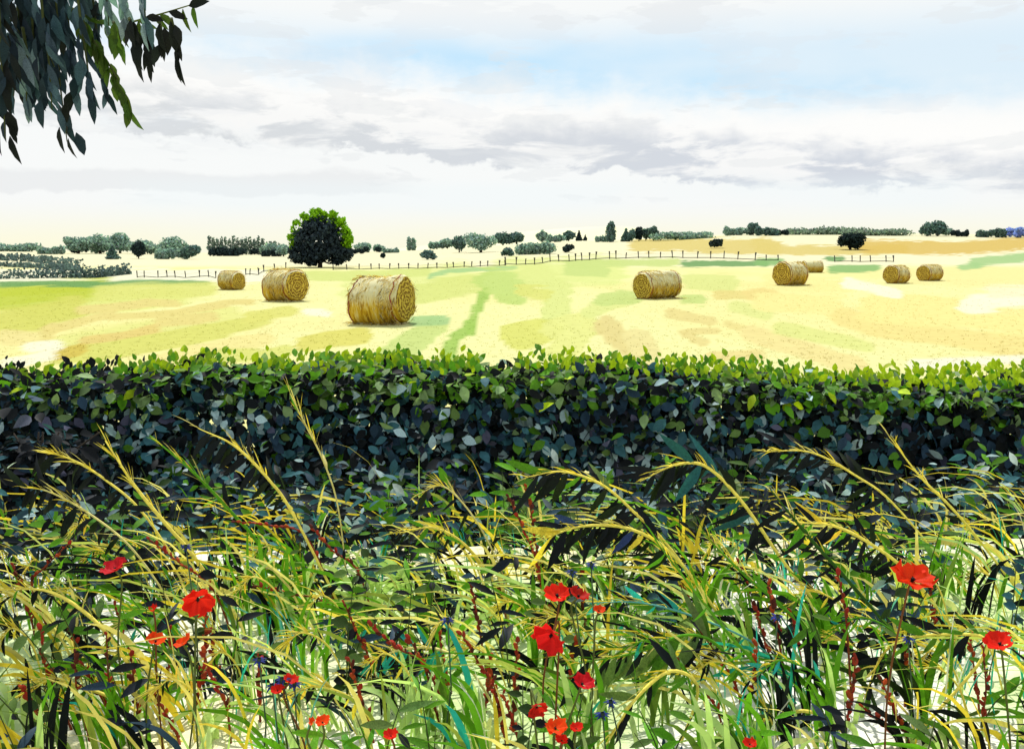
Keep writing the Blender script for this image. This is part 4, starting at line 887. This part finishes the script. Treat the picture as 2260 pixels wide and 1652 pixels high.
# ------------------------------------------------------------------ poppies
def petal_mesh(seed):
    r = random.Random(seed); V = []; nu, nv = 9, 6
    for j in range(nv + 1):
        f = j / nv
        for i in range(nu + 1):
            a = (i / nu - .5) * 2.7 * (.45 + .55 * f); rad = f * (1 + .13 * math.sin(i * 2.3 + seed) * f)
            z = .62 * f ** 1.5 + .16 * f * f * math.sin(i * 1.7 + seed * 2) + .10 * r.uniform(-1, 1) * f
            V.append((math.sin(a) * rad * .95, math.cos(a) * rad, z))
    F = [(j * (nu + 1) + i, j * (nu + 1) + i + 1, (j + 1) * (nu + 1) + i + 1, (j + 1) * (nu + 1) + i) for j in range(nv) for i in range(nu)]
    m = bpy.data.meshes.new('petal_blade'); m.from_pydata(V, [], F); m.materials.append(M_PETAL)
    for p in m.polygons: p.use_smooth = True
    return m
PETALS = [petal_mesh(k) for k in range(4)]
def pod_mesh():
    V, F = tube_data([(0, 0, 0), (0, 0, .25), (0, 0, .7), (0, 0, .95), (0, 0, 1.0)], [.22, .42, .5, .42, .05], 8)
    m = bpy.data.meshes.new('seed_pod'); m.from_pydata(V, [], F); m.materials.append(M_STEM); return m
POD = pod_mesh()
def poppy(u, v, size_px, h, label, tilt, yaw, col, seed, bud=False):
    """flower seen at (u,v), head h metres above the bank; tilt from upright in degrees, yaw turns it"""
    r = random.Random(seed); c = at_height(u, v, h); k = c.y / FPX; R0 = size_px * k * .58; tilt = tilt * .3 if tilt < 90 else tilt + 10
    bx = c.x + r.uniform(-.08, .08); by = c.y + r.uniform(-.04, .08); b = Vector((bx, by, float(verge_h(bx, by)) - .01))
    t = thing('poppy', label, 'poppy', b, 'red poppies among the grass')
    ax = Vector((math.sin(math.radians(yaw)) * math.sin(math.radians(tilt)), -math.cos(math.radians(yaw)) * math.sin(math.radians(tilt)), math.cos(math.radians(tilt))))
    q = Vector((0, 0, 1)).rotation_difference(ax); hd = c - b - ax * R0 * .35
    tube('stem', [tuple(p) for p in spline([Vector((0, 0, 0)), hd * .5 + Vector((r.uniform(-.03, .03), .02, 0)), hd - ax * .05 + Vector((0, 0, -.01)), hd], 12)], [.0034] * 13, M_STEM, t, 5, (.10, .12, .03) if seed % 3 else (.16, .06, .02))
    for j in range(4 if not bud else 2):
        rz = Quaternion((0, 0, 1), j * math.pi / (2 if not bud else 1) + r.uniform(-.2, .2)); s = R0 * r.uniform(.82, 1.12)
        m = Matrix.Translation(hd + ax * .002 * j) @ q.to_matrix().to_4x4() @ rz.to_matrix().to_4x4() @ Matrix.Diagonal((s * (1 if not bud else .6), s, s * (.85 if not bud else 1.5), 1))
        obj('petal', PETALS[(seed + j) % 4], t, None, jitter(col, .12), m)
    if not bud:
        m = Matrix.Translation(hd) @ q.to_matrix().to_4x4() @ Matrix.Diagonal((R0 * .2, R0 * .2, R0 * .34, 1)); pod = obj('seed_pod', POD, t, None, (.012, .012, .012), m)
        n = 14; rr = np.random.default_rng(seed); a = rr.uniform(0, 6.28, n); qm = np.array(q.to_matrix())
        p0 = np.zeros((n, 3)); p2 = np.stack([np.cos(a) * .16, np.sin(a) * .16, .30 + .12 * rr.random(n)], 1) * R0; p1 = p2 * [.4, .4, .8]
        o = ribbons('stamens', p0 @ qm.T, p1 @ qm.T, p2 @ qm.T, np.full(n, R0 * .06), np.tile(np.array([[.012, .01, .014]]), (n, 1)), M_BLADE, t, 2, loc=hd)
    return t
RED = (.72, .022, .010); ORG = (.85, .075, .008); DR = (.50, .018, .010)
PO = [(252, 1252, 48, .58, 'crimson poppy leaning left in front of the black bush on the left', 70, -40, (.66, .02, .03)), (437, 1325, 60, .55, 'large red poppy hanging its head left of the middle', 95, 20, RED),
 (338, 1345, 22, .45, 'small red poppy bud between two larger poppies on the left', 40, 0, RED), (344, 1412, 40, .38, 'narrow orange-red poppy in the left grass, left one of a pair', 80, 60, ORG), (402, 1418, 36, .38, 'narrow orange-red poppy in the left grass, right one of a pair', 80, -50, ORG),
 (1230, 1310, 58, .55, 'bright open red poppy in the middle facing forward', 75, -10, (.82, .03, .012)), (1278, 1312, 44, .54, 'dull red ragged poppy touching the bright one in the middle', 85, 60, DR), (1322, 1346, 28, .50, 'small orange poppy right of the middle pair', 70, 30, ORG),
 (1214, 1405, 66, .45, 'wide crimson poppy seen from the side below the middle pair', 100, -30, (.66, .015, .015)), (1286, 1506, 46, .36, 'crimson poppy beside black leaves in the lower middle', 85, 40, (.62, .012, .02)), (1186, 1562, 44, .26, 'dull red drooping poppy low in the middle', 110, 20, DR),
 (2016, 1274, 76, .66, 'largest orange-red poppy on a tall stem at the right', 80, 10, (.80, .045, .008)), (2206, 1417, 52, .50, 'red poppy leaning right close to the right edge', 80, -60, RED), (613, 1522, 26, .34, 'small round red poppy among the blue flowers', 70, 0, RED), (640, 1500, 30, .36, 'thin red poppy above the round one among the blue flowers', 80, 70, RED),
 (712, 1592, 30, .26, 'round orange poppy near the bottom left of the middle', 60, 10, ORG), (686, 1596, 22, .25, 'small half-open poppy touching the round orange one', 50, 60, ORG), (863, 1622, 28, .24, 'round red poppy on the bottom edge', 60, -10, RED), (1226, 1604, 44, .22, 'orange-red poppy at the bottom of the middle', 70, 10, ORG), (1272, 1606, 26, .22, 'small red poppy right of the orange one at the bottom', 60, 10, RED), (1240, 1632, 26, .20, 'lowest small red poppy at the bottom of the middle', 70, 20, RED), (1655, 1640, 30, .2, 'red poppy cut by the bottom edge right of the middle', 60, 0, RED)]
for i, (u, v, s, h, lab, ti, ya, c) in enumerate(PO): poppy(u, v, s, h + (.12 if v > 1540 else .06), lab, ti, ya, c, 40 + i, s < 24)

# ------------------------------------------------------------------ cornflowers
def cornflower(u, v, h, label, seed, s=1.):
    r = random.Random(seed); c = at_height(u, v, h); b = Vector((c.x + r.uniform(-.05, .05), c.y + .03, 0)); b.z = float(verge_h(b.x, b.y)) - .01
    t = thing('cornflower', label, 'cornflower', b, 'blue cornflowers among the grass'); hd = c - b
    tube('stem', [(0, 0, 0), tuple(hd * .5 + Vector((.02, 0, 0))), tuple(hd)], [.003, .0028, .0025], M_STEM, t, 5, (.06, .10, .05))
    for j in range(9):
        a = j * 2 * math.pi / 9 + r.uniform(-.2, .2); d = Vector((math.cos(a), math.sin(a) * .8 - .3, .45))
        leaf_obj(t, hd, (-.2 * d.x, -.4, 1), d, .030 * s * r.uniform(.8, 1.2), jitter((.015, .03, .20), .35), [LONG_ME[0], LONG_ME[1]], 'petal')
    V, F = tube_data([(0, 0, -.016), (0, 0, -.006), (0, 0, .006)], [.003, .008, .006], 6); m = bpy.data.meshes.new('calyx'); m.from_pydata(V, [], F); m.materials.append(M_STEM); obj('calyx', m, t, hd, (.03, .05, .03))
CF = [(622, 1498, .42, 'upper blue cornflower of the cluster left of the middle'), (600, 1512, .40, 'left blue cornflower of the cluster left of the middle'), (650, 1508, .40, 'right blue cornflower of the cluster left of the middle'), (572, 1455, .45, 'blue cornflower high up in the left grass'), (1262, 1262, .62, 'blue cornflower above the bright middle poppy'), (1305, 1245, .62, 'second blue cornflower above the middle poppies'), (1330, 1575, .28, 'deep blue cornflower low in the middle'), (1348, 1548, .3, 'deep blue cornflower just above the low middle one'), (2004, 1408, .42, 'blue cornflower on the stem below the largest orange poppy'), (1716, 1360, .5, 'blue cornflower left of the green stalks on the right'), (988, 1366, .5, 'blue cornflower in the middle grass by a red seed stalk'), (410, 1205, .66, 'blue cornflower in the gap left of the yellow arching grass')]
for i, (u, v, h, lab) in enumerate(CF): cornflower(u, v, h, lab, 70 + i, .8)

# ------------------------------------------------------------------ red seed stalks of sorrel
def blob_mesh(seed):
    r = random.Random(seed); V, F = tube_data([(0, 0, 0), (0, 0, .2), (.05, 0, .5), (0, .03, .8), (0, 0, 1)], [.05, .3, .36, .26, .03], 6); V = [(x * r.uniform(.75, 1.25), y * r.uniform(.75, 1.25), z) for x, y, z in V]
    m = bpy.data.meshes.new('seed_cluster'); m.from_pydata(V, [], F); m.materials.append(M_STEM); return m
BLOB = [blob_mesh(k) for k in range(4)]
def sorrel(pts, label, seed, n=8, sz=.026):
    """pts: tip -> lower points in view; then down to the bank"""
    r = random.Random(seed); bu, bv = pts[-1]; b = GV(bu, bv); n0 = len(pts) - 1
    cur = spline([P(u, v, b.y + .04 * math.sin(i)) for i, (u, v) in enumerate(pts[:-1])] + [b - Vector((0, 0, .01))], 18)
    t = thing('sorrel', label, 'sorrel', b, 'red-brown sorrel stalks among the grass')
    tube('stem', [tuple(p - b) for p in cur], list(np.linspace(.0025, .005, 19)), M_STEM, t, 5, (.22, .05, .02))
    n = int(n * 2.4)
    for j in range(n):
        f = j / n * .80 * 18; i = int(f); q = cur[i].lerp(cur[i + 1], f - i) - b; tn = (cur[i] - cur[i + 1]).normalized()
        d = (tn + Vector((r.uniform(-.8, .8), r.uniform(-.6, .6), r.uniform(-.3, .5)))).normalized(); s = sz * r.uniform(.6, 1.25)
        m = Matrix.Translation(q) @ Vector((0, 0, 1)).rotation_difference(d).to_matrix().to_4x4() @ Matrix.Diagonal((s * r.uniform(.5, 1.), s * r.uniform(.5, 1.), s, 1))
        obj('seed_cluster', BLOB[r.randrange(4)], t, None, jitter(r.choice([(.34, .028, .014), (.28, .03, .016), (.40, .06, .014), (.10, .02, .014)]), .2), m)
SO = [([(1162, 1075), (1180, 1180), (1195, 1290), (1200, 1380)], 'tall red seed stalk standing upright left of the large drooping grass', 11), ([(1122, 1095), (1165, 1190), (1190, 1260), (1215, 1400)], 'second red stalk crossing the tall upright one', 9),
 ([(690, 1165), (735, 1215), (790, 1260), (830, 1380)], 'red seed stalk leaning left below the yellow arching grass', 8), ([(560, 1290), (640, 1310), (720, 1330), (800, 1420)], 'red stalk lying almost level in the left middle', 9), ([(520, 1150), (600, 1160), (680, 1190), (760, 1380)], 'red stalk bowing left at the foot of the hedge', 7),
 ([(150, 1200), (100, 1250), (70, 1290), (120, 1420)], 'red stalk at the foot of the black left bush', 6), ([(330, 1190), (395, 1240), (470, 1300), (520, 1420)], 'red stalk leaning left between yellow stalks', 8), ([(90, 1390), (100, 1470), (130, 1540), (160, 1610)], 'orange-red stalk near the left edge', 9), ([(165, 1440), (170, 1530), (190, 1600), (200, 1640)], 'orange-red stalk second from the left edge', 8),
 ([(235, 1400), (240, 1500), (250, 1560), (270, 1630)], 'thin red stalk third from the left edge', 7), ([(905, 1410), (940, 1480), (960, 1560), (980, 1630)], 'red seed stalk in the lower left middle', 9), ([(820, 1380), (880, 1430), (940, 1470), (1000, 1600)], 'red stalk slanting across the lower left middle', 8), ([(1020, 1400), (1050, 1450), (1080, 1500), (1120, 1610)], 'red stalk left of the wide crimson poppy', 8),
 ([(1088, 1500), (1100, 1560), (1110, 1610), (1120, 1645)], 'dense dark red stalk in the bottom middle', 10), ([(1110, 1530), (1130, 1590), (1140, 1620), (1150, 1650)], 'second dense dark red stalk in the bottom middle', 9), ([(1695, 1290), (1710, 1370), (1720, 1420), (1740, 1560)], 'thin red stalk below the green stalks on the right', 8), ([(1850, 1270), (1862, 1330), (1870, 1400), (1880, 1560)], 'thin brown stalk left of the largest orange poppy', 5),
 ([(1945, 1500), (1975, 1570), (2000, 1620), (2010, 1650)], 'orange stalk below the largest poppy', 7), ([(1905, 1560), (1950, 1600), (1990, 1640), (2000, 1650)], 'short orange stalk at the bottom right', 6), ([(2170, 1430), (2176, 1520), (2170, 1580), (2180, 1640)], 'brown stalk under the right edge poppy', 5), ([(1545, 1390), (1600, 1470), (1630, 1530), (1640, 1600)], 'thin red stalk among hanging dark leaves', 5), ([(1480, 1440), (1540, 1510), (1580, 1560), (1600, 1620)], 'brown stalk right of the crimson lower poppy', 4), ([(450, 1440), (470, 1500), (500, 1560), (510, 1640)], 'red stalk in the left tussock', 7), ([(760, 1330), (790, 1400), (810, 1440), (850, 1560)], 'red stalk below the level yellow stalk', 8), ([(1040, 1290), (1050, 1340), (1060, 1400), (1080, 1520)], 'small red stalk in the pale gap of the middle', 6), ([(340, 1530), (370, 1580), (390, 1620), (400, 1650)], 'red stalk at the bottom left', 6)]
for i, (p, lab, n) in enumerate(SO): sorrel(p, lab, 90 + i, n)

def small_sorrels():
    r = random.Random(77); sp = []
    while len(sp) < 30:
        u, v = r.uniform(60, 2200), r.uniform(1380, 1645)
        if all(abs(u - a) > 50 or abs(v - b_) > 40 for a, b_ in sp): sp.append((u, v))
    lo = sorted(s for s in sp if s[1] >= 1520); hi = sorted(s for s in sp if s[1] < 1520)
    for nm, lst in (('upper', hi), ('lower', lo)):
        for i, (u, v) in enumerate(lst):
            s = (v - 545) / 900.; h = r.uniform(90, 170) * s; w = r.uniform(-60, 20) * s
            sorrel([(u + w, v - h), (u + w * .6, v - h * .6), (u + w * .2, v - h * .25), (u, v)], f'{nth(i)} small rust-red seed stalk from the left in the {nm} row', 300 + int(u), 6, .03)
small_sorrels()

# ------------------------------------------------------------------ leafy weeds
def place_ok(p, lst, d): return all((p[0] - q[0]) ** 2 + (p[1] - q[1]) ** 2 > d * d for q in lst)
def weeds():
    r = random.Random(12); kinds = [('dark_weed', 'black-leaved weed', [BLK, BLK, (.012, .018, .03), NAVY], LONG_ME), ('green_weed', 'green-leaved weed', [MIDG, GREEN, OLIVE, GS], LONG_ME), ('teal_weed', 'grey-teal leaved weed', [TEALD, PTEAL, (.05, .11, .13), NAVY], LEAF_ME), ('broad_weed', 'broad dark green leaved weed', [(.03, .06, .012), OLIVE, BLK], LEAF_ME)]
    rows = {'in the nearest row': (2.35, 3.1), 'in the second row': (3.1, 3.8), 'in the third row': (3.8, 4.6), 'in the fourth row': (4.6, 5.4), 'along the hedge foot': (5.4, 6.4)}
    used = []
    for rn, (y0, y1) in rows.items():
        pl = []
        cnt = {0: 18, 1: 22, 2: 30, 3: 32, 4: 26}[list(rows).index(rn)]; tries = 0
        while len(pl) < cnt and tries < 900:
            tries += 1; y = r.uniform(y0, y1); x = r.uniform(-1, 1) * (y * .58)
            if place_ok((x, y), used, .14): used.append((x, y)); kk = r.choices(range(4), [.42, .2, .22, .16] if y > 3.8 else [.40, .32, .08, .2])[0]; pl.append((x, y, kk))
        pl.sort(); seen = [0] * 4
        for x, y, kk in pl:
            nm, desc, pal, mesh = kinds[kk]; b = Vector((x, y, float(verge_h(x, y)) - .01))
            t = thing(nm, f'{nth(seen[kk])} {desc} from the left {rn}', 'weed', b, 'leafy weeds on the bank'); seen[kk] += 1
            for s in range(r.choice([2, 2, 3])):
                h = r.uniform(.22, .55) * (1 if y > 3 else .8); lean = Vector((r.uniform(-.22, .12), r.uniform(-.1, .1), 0)); cur = spline([(0, 0, 0), lean * .3 + Vector((0, 0, h * .5)), lean + Vector((0, 0, h))], 8)
                st = tube('stem', [tuple(p) for p in cur], list(np.linspace(.0035, .0015, 9)), M_STEM, t, 4, jitter((.05, .08, .02)))
                nl = r.randrange(5, 8)
                for j in range(nl):
                    q = cur[2 + int(6 * j / nl)]; a = j * 2.4 + r.random(); d = Vector((math.cos(a), math.sin(a) * .6, r.uniform(-.2, .7)))
                    leaf_obj(st, q, (r.uniform(-.3, .3), -.9, .8), d, (r.uniform(.09, .16) if mesh is LONG_ME else r.uniform(.05, .085)) * (.35 + .15 * y), jitter(pal[r.randrange(len(pal))], .25), mesh, 'leaf')
weeds()

# ------------------------------------------------------------------ grass in tussocks (nobody could count it)
def grass(name, label, n_tuft, blades, yr, hr, pal, prob, wid, seed, lean=(-.35, .15), spread=.05, dens=None, xl=.66, xw=1.2):
    r = np.random.default_rng(seed); y = yr[0] + (yr[1] - yr[0]) * r.random(n_tuft); x = (r.random(n_tuft) * 2 - 1) * (y * xl + xw)
    if dens is not None:
        k = fbm(x * 1.1 + dens, y * 1.1, 77) > .44; x, y = x[k], y[k]
    m = len(x); N_ = m * blades; bx = np.repeat(x, blades) + r.normal(0, spread, N_); by = np.repeat(y, blades) + r.normal(0, spread, N_); bz = verge_h(bx, by) - .01
    L = np.repeat(lean[0] + (lean[1] - lean[0]) * r.random(m), blades) + r.normal(0, .22, N_); h = np.repeat(hr[0] + (hr[1] - hr[0]) * r.random(m), blades) * r.uniform(.6, 1.2, N_)
    p0 = np.stack([bx, by, bz], 1); ly = r.normal(0, .18, N_)
    p1 = p0 + np.stack([L * h * .25, ly * h * .3, h * .75], 1); p2 = p0 + np.stack([L * h * 1.1, ly * h, h * (1 - .45 * np.abs(L))], 1)
    ti = np.repeat(r.choice(len(pal), m, p=prob), blades); sw = r.random(N_) < .25; ti[sw] = r.choice(len(pal), sw.sum(), p=prob)
    c = np.array(pal)[ti] * r.uniform(.75, 1.3, (N_, 1))
    o = ribbons(name, p0, p1, p2, r.uniform(wid[0], wid[1], N_), c, M_BLADE, None, 5)
    tag(o, label, 'grass', kind='stuff')
MG = (.13, .34, .015)
grass('meadow_grass', 'fresh green grass blades in tussocks along the front of the bank', 190, 8, (1.95, 4.4), (.24, .46), [MG, MIDG, (.12, .2, .03), PALEG, TEAL, BLK], [.30, .20, .14, .20, .06, .10], (.012, .028), 1, (-1.0, .25), spread=.035)
grass('pale_grass', 'soft pale green grass low on the bank', 190, 9, (2.0, 4.8), (.08, .18), [PALEG, (.62, .78, .36), (.74, .76, .36)], [.4, .4, .2], (.014, .03), 11, (-.6, .6), spread=.09)
grass('dry_grass', 'yellow dry grass blades scattered over the bank', 190, 3, (2.0, 5.8), (.26, .5), [STRAW, DRY, (.88, .74, .18), (.40, .48, .08)], [.45, .2, .25, .1], (.011, .024), 2, (-1.1, .1))
grass('dark_grass', 'blackish drooping grass blades between the brighter tussocks', 205, 5, (2.0, 5.9), (.14, .32), [BLK, NAVY, GREEN, (.02, .04, .01)], [.6, .13, .15, .12], (.014, .03), 3, (-1.1, .4))
grass('fine_grass', 'thin teal and pale green blades rising through the tussocks', 105, 4, (2.2, 5.0), (.2, .42), [TEAL, PALEG, (.12, .42, .38), OFFW], [.38, .32, .2, .1], (.005, .010), 4, (-.4, .3))
grass('arched_grass', 'long thin yellow and green grass arcs sweeping to the left in front of the hedge', 150, 3, (3.0, 5.7), (.45, .72), [STRAW, (.88, .76, .24), (.62, .70, .16), MIDG, PALEG, BLK], [.30, .22, .14, .14, .12, .08], (.006, .014), 15, (-1.5, -.5), spread=.05)
def undergrowth():
    r = np.random.default_rng(77); n = 12000; y = r.uniform(4.2, 7.0, n); x = r.uniform(-1, 1, n) * (y * .66 + 1.4)
    k = fbm(x * 1.7 + 4, y * 1.7, 83); kp = k > r.uniform(.36, .60, n) + .11 * (1 - sstep(4.6, 5.8, y)); x, y, k = x[kp], y[kp], k[kp]; n = len(x)
    z = verge_h(x, y) + r.random(n) ** 1.3 * (.10 + .34 * sstep(.42, .62, k) + .34 * sstep(5.0, 6.2, y))
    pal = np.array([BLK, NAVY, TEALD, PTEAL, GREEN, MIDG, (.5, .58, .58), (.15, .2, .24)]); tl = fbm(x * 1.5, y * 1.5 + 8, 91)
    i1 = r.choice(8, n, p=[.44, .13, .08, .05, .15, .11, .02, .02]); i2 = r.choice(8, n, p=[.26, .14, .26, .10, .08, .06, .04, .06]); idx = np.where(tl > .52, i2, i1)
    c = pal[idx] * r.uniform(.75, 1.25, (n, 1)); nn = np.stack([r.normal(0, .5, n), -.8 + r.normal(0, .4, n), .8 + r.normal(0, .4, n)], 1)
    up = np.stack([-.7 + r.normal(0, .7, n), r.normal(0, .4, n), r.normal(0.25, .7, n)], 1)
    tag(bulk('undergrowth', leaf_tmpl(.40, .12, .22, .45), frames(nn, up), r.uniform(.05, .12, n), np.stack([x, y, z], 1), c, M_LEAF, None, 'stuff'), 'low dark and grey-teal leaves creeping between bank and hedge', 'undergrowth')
undergrowth()
def dark_leaves():
    r = np.random.default_rng(78); n = 2300; y = r.uniform(3.7, 5.5, n); x = r.uniform(-1, 1, n) * (y * .64 + 1)
    kp = fbm(x * 2.3 + 9, y * 2.3, 87) > r.uniform(.34, .62, n); x, y = x[kp], y[kp]; n = len(x); z = verge_h(x, y) + .02 + r.random(n) ** 1.4 * .30
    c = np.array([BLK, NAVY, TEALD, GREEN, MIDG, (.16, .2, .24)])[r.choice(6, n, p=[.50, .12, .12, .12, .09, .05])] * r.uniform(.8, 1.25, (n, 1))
    nn = np.stack([r.normal(0, .4, n), -1 + r.normal(0, .3, n), .5 + r.normal(0, .3, n)], 1); up = np.stack([-.8 + r.normal(0, .5, n), r.normal(0, .2, n), r.normal(.35, .5, n)], 1)
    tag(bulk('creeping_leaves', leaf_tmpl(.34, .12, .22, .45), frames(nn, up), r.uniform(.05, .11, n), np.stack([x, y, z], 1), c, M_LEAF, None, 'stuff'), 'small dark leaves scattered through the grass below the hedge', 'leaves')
dark_leaves()
